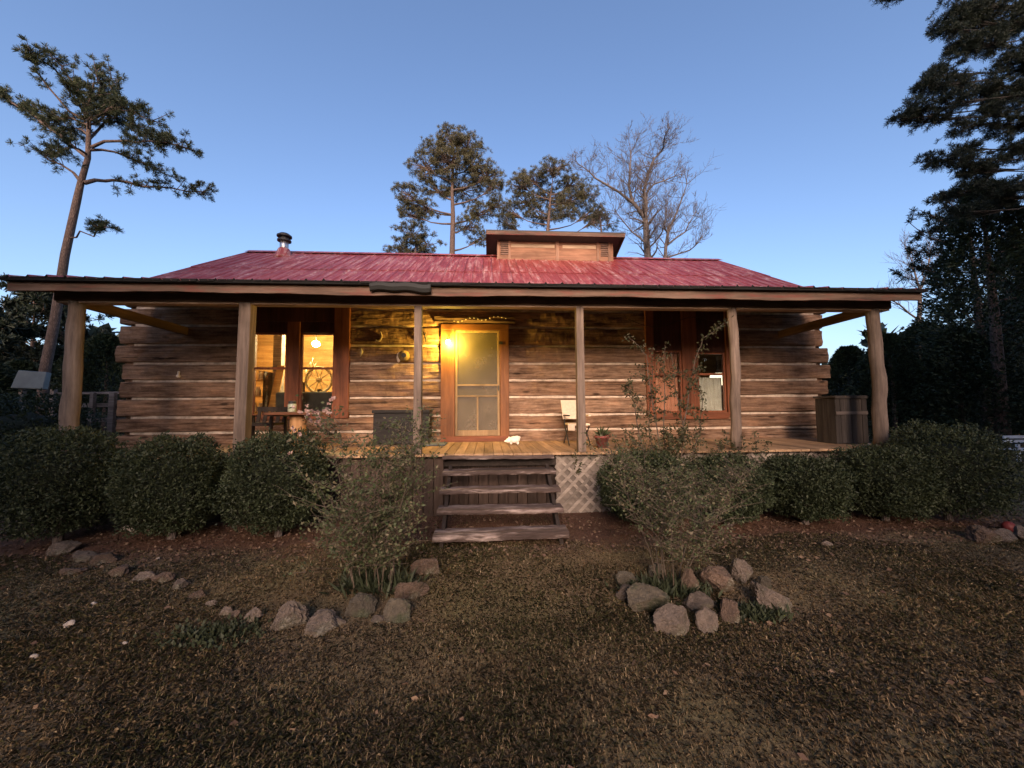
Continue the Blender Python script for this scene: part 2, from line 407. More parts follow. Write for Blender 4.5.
S = np.stack([-np.sin(A), np.cos(A), np.zeros(n)], axis=1)*wd[:, None]*.5
B = np.concatenate([P, Z[:, None]-.004], axis=1)
Mid = B + D*L[:, None]*.55 + np.array([0, 0, .006]); Tip = B + D*L[:, None] - np.array([0, 0, 1])*L[:, None]*.18
V = np.stack([B-S, B+S, Mid+S*.8, Tip, Mid-S*.8], axis=1).reshape(-1, 3)
GFc = np.arange(5*n).reshape(n, 5)
u = rng.random(n)
mi = np.where(u < .25 + .55*np.clip(lush, -.3, .6) + .3*np.exp(-((P[:, 0]-.15)/.9)**2)*(P[:, 1] > 2.6), 1, np.where(u > .93, 2, 0))
M_g0 = leafmat('dead_grass', [(.12, .085, .05), (.21, .155, .09), (.32, .245, .155)], .2, .8)
M_g1 = leafmat('green_grass', [(.06, .062, .025), (.11, .105, .045), (.17, .155, .07)], .2, .8)
M_g2 = leafmat('bleached_straw', [(.34, .26, .16), (.48, .38, .26)], .2, .8)
go = link('grass', arr_mesh('grass', V, GFc, [M_g0, M_g1, M_g2], mi)); tag(go, 'short dry brown and green lawn grass', 'grass', kind='stuff')

# fallen leaves and pine straw
def leaf_litter(n, x0, x1, y0, y1):
    P = np.stack([rng.uniform(x0, x1, n), rng.uniform(y0, y1, n)], axis=1); P = P[visible(P)]
    Z = np.array([gz(x, y)+.012 for x, y in P])
    D = rand_dirs(len(P)); D[:, 2] *= .25; D = unit(D)
    V, Fq = diamonds(np.concatenate([P, Z[:, None]], axis=1), D, rng.uniform(.025, .06, len(P)), rng.uniform(.015, .035, len(P)))
    return V, Fq
parts_ = [leaf_litter(350, -5, 5, 1.4, 4.4), leaf_litter(5200, -9, 9, 4.2, 5.6)]
V = np.concatenate([p[0] for p in parts_]); Fq = np.arange(len(V)).reshape(-1, 4)
M_litter = leafmat('fallen_leaf', [(.05, .03, .022), (.10, .06, .042), (.16, .11, .075), (.08, .045, .035)], .15, .8)
lo = link('fallen_leaves', arr_mesh('fallen_leaves', V, Fq, M_litter)); tag(lo, 'brown fallen leaves over the lawn and shrub bed', 'leaves', kind='stuff')

# ------------------------------------------------------------------ the cabin
WY = 7.75; DZ = .92; XL, XR = -6.88, 7.12
cabin = thing('log_cabin', 'hewn log cabin with red metal roof and deep front porch', 'cabin', (.15, WY, 0))
chz = [1.14, 1.44, 1.80, 2.14, 2.48, 2.84, 3.22, 3.56, 3.88]
rows = [(.84, 1.14)] + list(zip(chz[:-1], chz[1:]))
OPEN = [(-4.81, -2.74, 1.42, 3.60), (-.93, .42, .90, 3.26), (3.28, 5.06, 1.42, 3.60)]
def log(mb, a0, a1, z0, z1, d, axis='X', sgn=1):
    """one hewn log from a0 to a1; d is the front face, sgn the way into the wall"""
    n = max(2, int((a1-a0)/.16)+1); ph = [random.uniform(0, 6.28) for _ in range(6)]; k = [random.uniform(.6, 1.6) for _ in range(6)]
    prof = [(.034, .0), (.004, .06), (-.005, .28), (-.006, .5), (-.003, .74), (.003, .95), (.034, 1.0), (.20, 1.0), (.20, 0)]
    vs, fs = [], []
    for i in range(n+1):
        t = a0 + (a1-a0)*i/n
        nz = lambda q: .5*math.sin(k[q]*t*1.3+ph[q]) + .3*math.sin(k[q]*t*3.7+ph[q]*2) + .3*math.sin(t*9.1*k[q]+ph[q]*3)
        zb, zt, dy = z0 + .006*nz(0), z1 + .006*nz(1), .012*nz(2)
        end = .0 if 0 < i < n else .0
        for j, (py, pz) in enumerate(prof):
            yy = d + sgn*(py + (dy + .010*math.sin(t*6.3*k[3]+j*1.9+ph[3]) if j < 7 else 0)); zz = zb + (zt-zb)*pz
            vs.append((t, yy, zz) if axis == 'X' else (yy, t, zz))
    m = len(prof)
    for i in range(n):
        for j in range(m):
            j2 = (j+1) % m; fs.append((i*m+j, i*m+j2, (i+1)*m+j2, (i+1)*m+j))
    fs.append(tuple(range(m))); fs.append(tuple(n*m+j for j in range(m-1, -1, -1)))
    mb.add(vs, fs)
wall = MB()
for (z0, z1) in rows:
    a, b = z0+.020, z1-.020
    xl, xr = XL - random.uniform(.06, .22), XR + random.uniform(.04, .18)
    iv = [(xl, xr)]
    for (o0, o1, oz0, oz1) in OPEN:
        if a < oz1-.03 and b > oz0+.03:
            iv = [q for (s, e) in iv for q in ([(s, e)] if e <= o0 or s >= o1 else [(s, o0+.02), (o1-.02, e)])]
    for s, e in iv: log(wall, s, e, a, b, WY)
wo = part('log_wall', wall, M_log, cabin, smooth=False)
for sx, sg in ((XL, 1), (XR, -1)):
    side = MB(); sx -= .06*sg
    for (z0, z1) in [(c-.14, c+.14) for c in chz]:
        log(side, WY+.13-random.uniform(0, .07), 16.1, z0+.01, z1-.01, sx, 'Y', sg)
    part('side_wall', side, M_logY, cabin)
back = MB()
for (z0, z1) in rows: log(back, XL-.2, XR+.2, z0+.02, z1-.02, 15.95, 'X', -1)
part('rear_wall', back, M_log, cabin)
def holed(mb, x0, x1, z0, z1, y0, y1, holes):
    xs = sorted({x0, x1, *[h[0] for h in holes], *[h[1] for h in holes]}); zs = sorted({z0, z1, *[h[2] for h in holes], *[h[3] for h in holes]})
    xs = [x for x in xs if x0 <= x <= x1]; zs = [z for z in zs if z0 <= z <= z1]
    for a, b in zip(xs, xs[1:]):
        for c, d in zip(zs, zs[1:]):
            if not any(h[0] <= a and b <= h[1] and h[2] <= c and d <= h[3] for h in holes): mb.box(a, b, y0, y1, c, d)
ch = MB(); holed(ch, XL+.1, XR-.1, .86, 3.9, WY+.034, WY+.12, OPEN); part('chinking', ch, M_chink, cabin)
ch = MB(); ch.box(XL+.06, XL+.14, WY+.14, 15.9, .86, 3.9); ch.box(XR-.14, XR-.06, WY+.14, 15.9, .86, 3.9); ch.box(XL+.2, XR-.2, 15.82, 15.9, .86, 3.9)
part('rear_chinking', ch, M_chink, cabin)
# foundation skirt + gables
for x in (XL+.05, XR-.15):
    gb = MB(); gb.add([(x, WY+.1, 3.75), (x, 15.9, 3.75), (x, 11.87, 6.2), (x+.1, WY+.1, 3.75), (x+.1, 15.9, 3.75), (x+.1, 11.87, 6.2)], [(0,2,1),(3,4,5),(0,1,4,3),(1,2,5,4),(2,0,3,5)])
    part('gable_wall', gb, M_logY, cabin)
fd = MB(); holed(fd, XL+.1, XR-.1, -.1, .84, WY+.12, WY+.3, []); fd.box(XL+.1, XL+.3, WY+.3, 15.9, -.1, .84); fd.box(XR-.3, XR-.1, WY+.3, 15.9, -.1, .84); fd.box(XL+.3, XR-.3, 15.7, 15.9, -.1, .84)
part('foundation', fd, plain('foundation_block', (.20, .17, .15), .9, scale=4), cabin)

# --- roofs
def ribx(x, per=.235):
    q = (x/per) % 1.0
    return .030*max(0, 1-abs(q-.5)/.11) + .007*max(0, 1-abs(q-.05)/.06)
def roof_sheet(mb, x0, x1, prof, per=.235, wav=0):
    xs = []; x = x0
    k = math.floor(x0/per)
    while k*per < x1:
        for q in (0, .05, .11, .39, .5, .61, .9):
            xx = (k+q)*per
            if x0 <= xx <= x1: xs.append(xx)
        k += 1
    xs = [x0] + xs + [x1]; n = len(xs); vs, fs = [], []
    for (y, z) in prof:
        for x in xs:
            vs.append((x, y + wav*.5*math.sin(x*5+1.3*math.sin(x*2.1)), z + ribx(x, per) + wav*(math.sin(x*1.9)+.6*math.sin(x*5.3+1))))
    for j in range(len(prof)-1):
        for i in range(n-1): fs.append((j*n+i, j*n+i+1, (j+1)*n+i+1, (j+1)*n+i))
    mb.add(vs, fs)
RY, RZ = 11.87, 6.33; RX0, RX1 = -7.18, 7.52; sl = (RZ-3.94)/(RY-WY)
def rz(y): return 3.94 + (y-WY)*sl if y <= RY else RZ - (y-RY)*sl
mr = MB()
roof_sheet(mr, RX0, RX1, [(WY-.02, rz(WY-.02)), (9.0, rz(9.0)), (9.75, rz(9.75))], wav=.006)
roof_sheet(mr, RX0, RX1, [(9.6, rz(9.6)+.016), (10.6, rz(10.6)+.016), (RY, RZ+.012)], wav=.005)
roof_sheet(mr, RX0, RX1, [(RY, RZ+.012), (13.8, rz(13.8)), (16.6, rz(16.6))])
ro = part('main_roof', mr, M_roof, cabin); so = ro.modifiers.new('thick', 'SOLIDIFY'); so.thickness = .006
rc = MB(); rc.add([(RX0-.02, RY-.22, RZ-.07), (RX0-.02, RY, RZ+.06), (RX0-.02, RY+.22, RZ-.07), (RX1+.02, RY-.22, RZ-.07), (RX1+.02, RY, RZ+.06), (RX1+.02, RY+.22, RZ-.07)], [(0,1,4,3),(1,2,5,4)])
rco = part('ridge_cap', rc, M_roof, ro); so = rco.modifiers.new('thick', 'SOLIDIFY'); so.thickness = .006
dk = MB()   # decking under the sheets, rake boards
dk.add([(RX0+.05, WY+.12, rz(WY+.12)-.05), (RX1-.05, WY+.12, rz(WY+.12)-.05), (RX1-.05, RY, RZ-.05), (RX0+.05, RY, RZ-.05), (RX0+.05, 16.5, rz(16.5)-.05), (RX1-.05, 16.5, rz(16.5)-.05)], [(0,3,2,1),(3,4,5,2)])
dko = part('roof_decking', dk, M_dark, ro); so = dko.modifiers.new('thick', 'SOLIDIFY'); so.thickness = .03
for x in (RX0+.02, RX1-.02):
    rb = MB(); rb.bar((x, WY-.02, rz(WY)-.10), (x, RY, RZ-.09), .035, .15); rb.bar((x, RY, RZ-.09), (x, 16.5, rz(16.5)-.10), .035, .15)
    part('rake_board', rb, M_fascia, ro)
PX0, PX1 = -6.36, 6.66
pz = lambda y: 3.335 + (y-5.34)*(3.93-3.335)/(7.85-5.34)
pr = MB(); roof_sheet(pr, PX0, PX1, [(5.31, pz(5.31)), (5.9, pz(5.9)), (6.7, pz(6.7)), (7.9, pz(7.9))], wav=.009)
pro = part('porch_roof', pr, [M_roof, M_edge_black], cabin); so = pro.modifiers.new('thick', 'SOLIDIFY'); so.thickness = .012; so.material_offset_rim = 1; so.material_offset = 1  # near-black rim and underside on the porch sheet
pb = MB(); 
y = 5.44
while y < 7.7:
    pb.add([(PX0+.04, y, pz(y)-.05), (PX1-.04, y, pz(y)-.05), (PX1-.04, y+.19, pz(y+.19)-.05), (PX0+.04, y+.19, pz(y+.19)-.05), (PX0+.04, y, pz(y)-.025), (PX1-.04, y, pz(y)-.025), (PX1-.04, y+.19, pz(y+.19)-.025), (PX0+.04, y+.19, pz(y+.19)-.025)], [(3,2,1,0),(4,5,6,7),(0,1,5,4),(1,2,6,5),(2,3,7,6),(3,0,4,7)]); y += .20
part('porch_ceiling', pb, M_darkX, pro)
rf = MB(); x = -6.2
while x < 6.6:
    rf.bar((x, 5.42, pz(5.42)-.11), (x, 7.74, pz(7.74)-.11), .05, .12); x += .62
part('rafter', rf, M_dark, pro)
fa = MB(); n = 90; vs = []; fs = []
for i in range(n+1):
    x = PX0+.04 + (PX1-PX0-.08)*i/n; q = .010*math.sin(x*1.1)+.005*math.sin(x*4)+.003*math.sin(x*13)
    vs += [(x, 5.395, 3.178+q), (x, 5.395, 3.285), (x, 5.43, 3.285), (x, 5.43, 3.178+q)]
for i in range(n):
    for k in range(4): k2 = (k+1) % 4; fs.append((i*4+k, i*4+k2, (i+1)*4+k2, (i+1)*4+k))
fs += [(0, 1, 2, 3), (n*4+3, n*4+2, n*4+1, n*4)]
fa.add(vs, fs); part('fascia', fa, M_fascia, pro)
dt = MB(); dt.box(PX0+.01, PX1-.01, 5.322, 5.392, 3.298, 3.345); part('eave_strip', dt, M_edge_black, pro)  # near-black strip just behind the sheet's front edge
for x in (PX0+.03, PX1-.03):
    re = MB(); re.bar((x, 5.43, pz(5.43)-.085), (x, 7.74, pz(7.74)-.085), .03, .11); part('end_board', re, M_darkX, pro)
gu = MB(); gx0, gx1 = at(370, 283, 5.33).x, at(431, 283, 5.33).x
pts = [(-.03, .01), (-.045, -.05), (-.02, -.10), (.03, -.11), (.045, -.06), (.04, .01)]
nn = 14; vs = []; fs = []
for i in range(nn+1):
    x = gx0 + (gx1-gx0)*i/nn; s = .010*math.sin(i*.9)+.012*math.sin(i*.35)
    for (a, b) in pts: vs.append((x, 5.335 + a*.8, 3.315 + b + s))
for i in range(nn):
    for j in range(len(pts)): j2 = (j+1) % len(pts); fs.append((i*6+j, i*6+j2, (i+1)*6+j2, (i+1)*6+j))
fs += [tuple(range(6)), tuple(nn*6+j for j in range(5, -1, -1))]
gu.add(vs, fs); part('gutter', gu, plain('mouldy_gutter', (.009, .010, .010), .7, scale=6), pro, bevel=.006)
# header beam, tie beams
hb = MB(); hb.box(-6.05, 6.45, 5.68, 5.83, 3.13, 3.27); part('header_beam', hb, M_darkX, cabin, bevel=.01)
tm = MB(); tm.box(-6.03, 6.43, 5.70, 5.845, 3.104, 3.127); part('lit_beam_strip', tm, wood('painted_lit_strip', (.22, .14, .09), (.42, .30, .21), 'X'), cabin)  # pale strip added; its light tone stands in for the lit beam underside
for xa in (-5.81, 6.2):
    tb = MB(); tb.bar((xa, 5.83, 3.14), (xa, 7.76, 3.10), .07, .15); part('tie_beam', tb, wood('tie_beam_wood', (.06, .03, .02), (.16, .09, .06), 'Y'), cabin, bevel=.006)
# posts
PXS = [-5.81, -3.51, -1.03, 1.40, 3.84, 6.21]; PR = [.095, .082, .062, .064, .072, .092]
for i, (x, r) in enumerate(zip(PXS, PR)):
    pm = MB(); pts, rad = [], []
    for k in range(13):
        z = DZ+.004 + (3.13-DZ-.004)*k/12
        w = [0, .0, 0, 0, .018, .02][i]
        pts.append((x + w*math.sin(k*.5+i) + .006*math.sin(k*1.7+i), 5.755 + .008*math.sin(k*1.3+2*i), z)); rad.append(r*(1.06-.12*k/12 + .05*math.sin(k*2.1+i*3)))
    if i in (2, 3):
        pm.bar(pts[0], (x, 5.755, 3.13), r*1.9, r*1.9, (0, 1, 0), w2=r*1.75, h2=r*1.75)
        part('porch_post', pm, M_greyZ, cabin, bevel=.008)
    elif i == 1:
        pm.bar(pts[0], (x+.03, 5.755, 3.13), r*2.0, r*1.9, (0, 1, 0)); part('porch_post', pm, M_greyZ, cabin, bevel=.01)
    else:
        pm.tube(pts, rad, 14); part('porch_post', pm, M_greyZ, cabin, smooth=True)
# deck
dm = MB(); x = -6.25
while x < 6.6:
    w = .138; dm.box(x, x+w, 5.70 + random.uniform(-.008, .008), 7.735, DZ-.035, DZ + random.uniform(-.002, .003)); x += w+.006
dko = part('porch_deck', dm, M_greyY, cabin, bevel=.003)
rj = MB(); rj.box(-6.22, 6.57, 5.86, 5.91, DZ-.20, DZ-.037); 
for x in PXS: rj.box(x-.08, x+.08, 5.93, 6.08, -.05, DZ-.037)
part('deck_beam', rj, M_stringer, dko)
# lattice skirt
lt = MB(); 
def lattice(x0, x1, z0, z1):
    for sgn, yy in ((1, 5.815), (-1, 5.825)):
        c = x0 - (z1-z0)
        while c < x1 + (z1-z0):
            # line x = c + sgn*(z-z0)
            pts = []
            za, zb = z0, z1
            xa = c if sgn > 0 else c + (z1-z0); xb = xa + sgn*(zb-za)
            # clip in x
            def clip(xa, za, xb, zb):
                for lim, sg in ((x0, 1), (x1, -1)):
                    if (xa-lim)*sg < 0 and (xb-lim)*sg < 0: return None
                    if (xa-lim)*sg < 0: t = (lim-xa)/(xb-xa); xa, za = lim, za+t*(zb-za)
                    elif (xb-lim)*sg < 0: t = (lim-xa)/(xb-xa); xb, zb = lim, za+t*(zb-za)
                return xa, za, xb, zb
            q = clip(xa, za, xb, zb)
            if q and abs(q[0]-q[2]) > .02: lt.bar((q[0], yy, q[1]), (q[2], yy, q[3]), .008, .045, (0, 0, 1))
            c += .17
lattice(1.02, 6.5, .02, DZ-.06); sb = MB(); sb.box(1.03, 6.5, 5.845, 5.855, .0, DZ-.06); part('skirt_backing', sb, plain('grey_backing', (.15, .125, .11), .9, var=.5, scale=3), cabin); part('lattice_skirt', lt, M_lattice, cabin)
ks = MB(); x = -6.2
while x < -.75: ks.box(x, x+.14, 5.81, 5.835, .0, DZ-.05-random.uniform(0, .03)); x += .15
x = -.74
while x < 1.0: ks.box(x, x+.14, 6.0, 6.03, .0, DZ-.05-random.uniform(0, .03)); x += .15  # dark boards added to stand in for the shade beneath the porch
part('skirt_and_shade_boards', ks, wood('dark_skirt_board', (.03, .02, .016), (.09, .06, .048), 'Z'), cabin)
# steps
sp = MB()
for sx in (-.54, .86):
    sp = MB(); sp.bar((sx, 5.70, .70), (sx, 4.60, -.07), .045, .16)
    part('step_stringer', sp, M_stringer, cabin)
for i, (h, yf, xa, xb) in enumerate([(.895, 5.66, -.66, .97), (.71, 5.42, -.63, .95), (.52, 5.14, -.64, .965), (.33, 4.87, -.635, .95), (.142, 4.54, -.635, .945)]):
    tr = MB(); n = 26; dz = [0, 0, .03, .01, .015][i]
    vs, fs = [], []
    th = [.06, .06, .06, .065, .085][i]
    prof = [(0, -th+.01), (-.004, -th*.5), (.004, -.008), (.02, 0), (.26, .0), (.275, -th)]
    ph = random.uniform(0, 6)
    for k in range(n+1):
        x = xa + (xb-xa)*k/n; e = .004*math.sin(x*2.3+ph)+.0025*math.sin(x*9+ph*2)
        for j, (py, pz_) in enumerate(prof):
            vs.append((x, yf + py + (.004*math.sin(x*3.1+j+ph)+.003*math.sin(x*29+j*4) if j < 4 else 0), h + pz_ + (e + .0025*math.sin(x*31+j*2) if j < 5 else 0) - dz*(.5*(xb-x)/(xb-xa))*.3))
    for k in range(n):
        for j in range(6): j2 = (j+1) % 6; fs.append((k*6+j, k*6+j2, (k+1)*6+j2, (k+1)*6+j))
    fs += [tuple(range(6)), tuple(n*6+j for j in range(5, -1, -1))]
    tr.add(vs, fs); part('step_tread', tr, M_tread, cabin)

# --- windows
def window(x0, x1, z0, z1, rail, mat=M_frame):
    fr = MB(); w = .035
    fr.box(x0-w, x0, WY+.0, WY+.07, z0-w, z1+w); fr.box(x1, x1+w, WY+.0, WY+.07, z0-w, z1+w)
    fr.box(x0, x1, WY+.0, WY+.07, z1, z1+w); fr.box(x0, x1, WY+.0, WY+.07, z0-w, z0)
    wo = part('window', fr, mat, cabin, bevel=.004)
    s = MB(); s.box(x0+.002, x1-.002, WY+.012, WY+.06, rail-.022, rail+.022); part('meeting_rail', s, mat, wo)
    p = MB(); p.box(x0+.001, x1-.001, WY+.035, WY+.040, z0+.001, z1-.001); part('pane', p, M_glass, wo)
    return wo
def board(name, x0, x1, z0, z1, y0, y1, mat):
    b = MB(); b.box(x0, x1, y0, y1, z0, z1); return part(name, b, mat, cabin, bevel=.006)
# left pair
W1 = (-4.53, -3.95, 1.49, 3.05); W2 = (-3.64, -3.05, 1.49, 3.05)
window(*W1, 2.385); window(*W2, 2.385)
board('window_casing', -4.83, -4.57, 1.40, 3.62, WY-.05, WY+.08, M_frame)
board('window_casing', -3.914, -3.676, 1.455, 3.30, WY-.03, WY+.08, M_frame)
board('window_casing', -3.014, -2.72, 1.40, 3.62, WY-.05, WY+.08, M_frame)
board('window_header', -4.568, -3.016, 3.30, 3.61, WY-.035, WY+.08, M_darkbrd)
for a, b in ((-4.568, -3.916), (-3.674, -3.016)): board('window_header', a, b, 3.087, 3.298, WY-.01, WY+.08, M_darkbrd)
board('window_sill', -4.568, -3.016, 1.39, 1.452, WY-.07, WY+.08, M_frameX)
# right pair
W3 = (3.47, 4.00, 1.50, 2.72); W4 = (4.40, 4.94, 1.50, 2.68)
window(*W3, 2.26); window(*W4, 2.26)
board('window_casing', 3.26, 3.434, 1.40, 3.62, WY-.05, WY+.08, M_frame)
board('window_casing', 4.038, 4.362, 1.466, 3.62, WY-.03, WY+.08, M_frame)
board('window_casing', 4.978, 5.08, 1.40, 3.62, WY-.05, WY+.08, M_frame)
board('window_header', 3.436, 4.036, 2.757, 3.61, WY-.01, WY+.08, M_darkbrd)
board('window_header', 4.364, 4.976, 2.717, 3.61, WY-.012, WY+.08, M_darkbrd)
board('window_sill', 3.436, 4.976, 1.33, 1.464, WY-.07, WY+.08, M_frameX)

# --- door
board('door_frame', -.935, -.655, .925, 3.15, WY-.06, WY+.08, M_door)
board('door_frame', .245, .425, .925, 3.15, WY-.06, WY+.08, M_door)
board('door_frame', -.935, .425, 3.152, 3.27, WY-.065, WY+.08, M_doorX)
board('door_threshold', -.93, .42, .922, 1.03, WY-.10, WY+.08, M_frameX)
lb = MB(); log(lb, -1.06, .55, 3.285, 3.42, WY-.06); part('door_lintel', lb, M_darkX, cabin)
DX0, DX1, D0, D1 = -.645, .235, 1.035, 3.145
sd = MB(); sy0, sy1 = WY-.045, WY-.012
e = .042
sd.box(DX0, DX0+e, sy0, sy1, D0, D1); sd.box(DX1-e, DX1, sy0, sy1, D0, D1)
sd.box(DX0+e, DX1-e, sy0, sy1, D1-e, D1); sd.box(DX0+e, DX1-e, sy0, sy1, D0, D0+.11)
zr1, zr2 = 2.04, 1.82
sd.box(DX0+e, DX1-e, sy0, sy1, zr1-.016, zr1+.016); sd.box(DX0+e, DX1-e, sy0, sy1, zr2-.016, zr2+.016)
sd.box(-.222, -.188, sy0, sy1, D0+.11, zr2-.016)
sdo = part('screen_door', sd, M_strip, cabin, bevel=.003)
sc = MB(); sc.box(DX0+e-.002, DX1-e+.002, WY-.030, WY-.027, D0+.108, D1-e+.002); part('screen', sc, M_screen, sdo)
hn = MB(); hn.box(.245-.045, .245-.02, WY-.075, WY-.046, 1.93, 2.03); part('handle', hn, M_black, sdo)
hg = MB(); hg.box(.225, .30, WY-.068, WY-.0615, 2.86, 2.92); part('spring_bracket', hg, M_black, sdo)
idr = MB(); idr.box(-.65, .24, WY+.03, WY+.075, 1.035, 3.145)
for (a, b, c, d) in ((-.55, -.24, 1.15, 1.85), (-.17, .14, 1.15, 1.85), (-.55, .14, 2.0, 2.98)): idr.box(a, b, WY+.018, WY+.03, c, d)
part('inner_door', idr, wood('inner_door_wood', (.20, .13, .06), (.38, .26, .13), 'Z'), cabin, bevel=.006)

# --- cupola
cy = 11.35; c0, c1 = at(497, 240, cy), at(613, 245, cy); ctop = 6.78
cw = MB(); cw.box(c0.x, c1.x, cy, cy+1.1, 5.9, ctop-.12)
cu = part('cupola', cw, wood('cupola_boards', (.17, .08, .05), (.34, .19, .12), 'X', .8), cabin)
cs = MB()
W_ = c1.x - c0.x
for f, wdt in ((.0, .05), (.095, .05), (.5, .07), (.855, .05), (.955, .05)):
    x = c0.x + W_*f; cs.box(x, x+wdt*1.4, cy-.03, cy-.002, 5.95, ctop-.125)
part('trim', cs, wood('cupola_trim', (.2, .11, .075), (.36, .22, .15), 'Z'), cu, bevel=.004)
for a, b in ((.03, .095), (.89, .955)):
    lv = MB()
    z = 6.2
    while z < ctop-.16: lv.bar((c0.x+W_*a, cy-.015, z), (c0.x+W_*b, cy-.015, z), .05, .012, (0, .5, 1)); z += .06
    part('louvre', lv, M_grey, cu)
for a, b in ((.12, .49), (.56, .85)):
    lp = MB(); lp.box(c0.x+W_*a, c0.x+W_*b, cy-.012, cy-.001, 6.42, 6.52); part('pale_board', lp, wood('pale_cupola_board', (.36, .25, .165), (.52, .40, .28), 'X'), cu)
cr = MB(); f0, f1 = at(486, 229, 10.95), at(625.5, 233, 10.95)
fz = (f0.z+f1.z)/2
xs0, xs1 = f0.x, f1.x
cr.add([(xs0, 10.95, fz), (xs1, 10.95, fz), (xs1, 12.75, fz-.62), (xs0, 12.75, fz-.62), (xs0, 10.95, fz-.03), (xs1, 10.95, fz-.03), (xs1, 12.75, fz-.65), (xs0, 12.75, fz-.65)], [(0,1,2,3),(7,6,5,4),(0,4,5,1),(1,5,6,2),(2,6,7,3),(3,7,4,0)])
cro = part('cupola_roof', cr, M_black, cu)
cf = MB(); cf.box(xs0+.01, xs1-.01, 10.955, 10.985, fz-.135, fz-.032); part('fascia', cf, M_fascia, cu)
for x in (xs0+.02, xs1-.02):
    cf = MB(); cf.bar((x, 10.99, fz-.09), (x, 12.74, fz-.70), .03, .10); part('rake_board', cf, M_dark, cu)
# --- stove pipe
q = at(284, 252, 11.35); sp0 = Vector((q.x, 11.35, 0)); zb = rz(11.35)
fl = MB(); fl.lathe([(.30, zb-.12), (.24, zb-.02), (.15, zb+.20), (.135, zb+.21)], (sp0.x, 11.35, 0), 20); pf = part('flue_flashing', fl, M_roof, cabin, smooth=True)
pp = MB(); pp.lathe([(.115, zb), (.115, zb+.52)], (sp0.x, 11.35, 0), 20); part('stove_pipe', pp, M_steel, pf, smooth=True)
pc = MB(); pc.lathe([(.12, zb+.42), (.185, zb+.43), (.185, zb+.47), (.12, zb+.48), (.12, zb+.55), (.20, zb+.56), (.20, zb+.60), (.12, zb+.66), (.01, zb+.67)], (sp0.x, 11.35, 0), 20); part('chimney_cap', pc, M_black, pf)

# --- inside of the cabin
fi = MB(); fi.box(XL+.2, XR-.2, WY+.13, 15.8, .80, .90); part('interior_floor', fi, M_inwood, cabin)
def inner_wall(x0, x1, y0, y1):
    zt = lambda y: 3.50+(y-WY)*.44
    m = MB(); m.add([(x0, y0, .9), (x1, y0, .9), (x1, y1, .9), (x0, y1, .9), (x0, y0, zt(y0)), (x1, y0, zt(y0)), (x1, y1, zt(y1)), (x0, y1, zt(y1))], [(3,2,1,0),(4,5,6,7),(0,1,5,4),(1,2,6,5),(2,3,7,6),(3,0,4,7)])
    part('interior_wall', m, M_inwood, cabin)
inner_wall(XL+.22, -1.6, 11.2, 11.25); inner_wall(-1.65, -1.6, WY+.13, 11.19); inner_wall(1.9, 1.95, WY+.13, 11.19); inner_wall(1.96, XR-.22, 11.2, 11.25); inner_wall(XL+.22, XL+.26, WY+.13, 11.19)
ic = MB(); k = 0; y = WY+.13
while y < 11.2:
    y2 = min(y+.24, 11.2); z1, z2 = 3.42+(y-WY)*.42, 3.42+(y2-WY)*.42
    ic.add([(XL+.2, y, z1), (-1.66, y, z1), (-1.66, y2-.012, z2), (XL+.2, y2-.012, z2)], [(0,1,2,3)]); y = y2
for x in (-5.6, -4.6, -3.6, -2.6): ic.bar((x, WY+.15, 3.36), (x, 11.2, 4.81), .09, .14)
part('interior_ceiling', ic, M_inceil, cabin)
pst = MB(); a = at(278, 370, 8.9); pst.box(a.x-.09, a.x+.09, 8.85, 9.0, .9, 3.9); part('interior_post', pst, M_grey, cabin)

# ------------------------------------------------------------------ lamps
a = at(448, 342, WY-.22)
pl = thing('wall_lamp', 'lit yellow porch bulb on the frame left of the screen door', 'lamp', (a.x, WY-.06, a.z-.02))
b = MB(); b.lathe([(.001, -.012), (.05, -.012), (.05, .0), (.001, .0)], (0, 0, 0), 16)
b.v = [(a.x+v[0], WY-.064+v[2], a.z+.06+v[1]) for v in b.v]; part('backplate', b, M_black, pl)
b = MB(); b.tube([(a.x, WY-.07, a.z+.06), (a.x, WY-.17, a.z+.10), (a.x, WY-.22, a.z+.08), (a.x, WY-.22, a.z+.045)], .012, 8); b.lathe([(.018, .03), (.024, .045), (.018, .06)], (a.x, WY-.22, a.z), 12); part('arm', b, M_black, pl)
M_bulb = emit('porch_bulb_glow', (1, .62, .09), 1150)
b = MB(); b.ball((a.x, WY-.22, a.z-.005), .040, 2, (1, 1, 1.15)); part('bulb', b, M_bulb, pl, smooth=True)
a = at(316, 344, 9.4)
cl = thing('ceiling_lamp', 'bright lamp glowing under the ceiling behind the second window', 'lamp', (a.x, a.y, a.z-.1))
b = MB(); b.ball(a, .085, 2, (1, 1, .8)); part('lamp_globe', b, emit('interior_lamp_glow', (1, .74, .34), 1000), cl, smooth=True)
b = MB(); b.tube([(a.x, a.y, a.z+.08), (a.x, a.y, 3.42+(a.y-WY)*.42)], .01, 6); part('lamp_cord', b, M_black, cl)

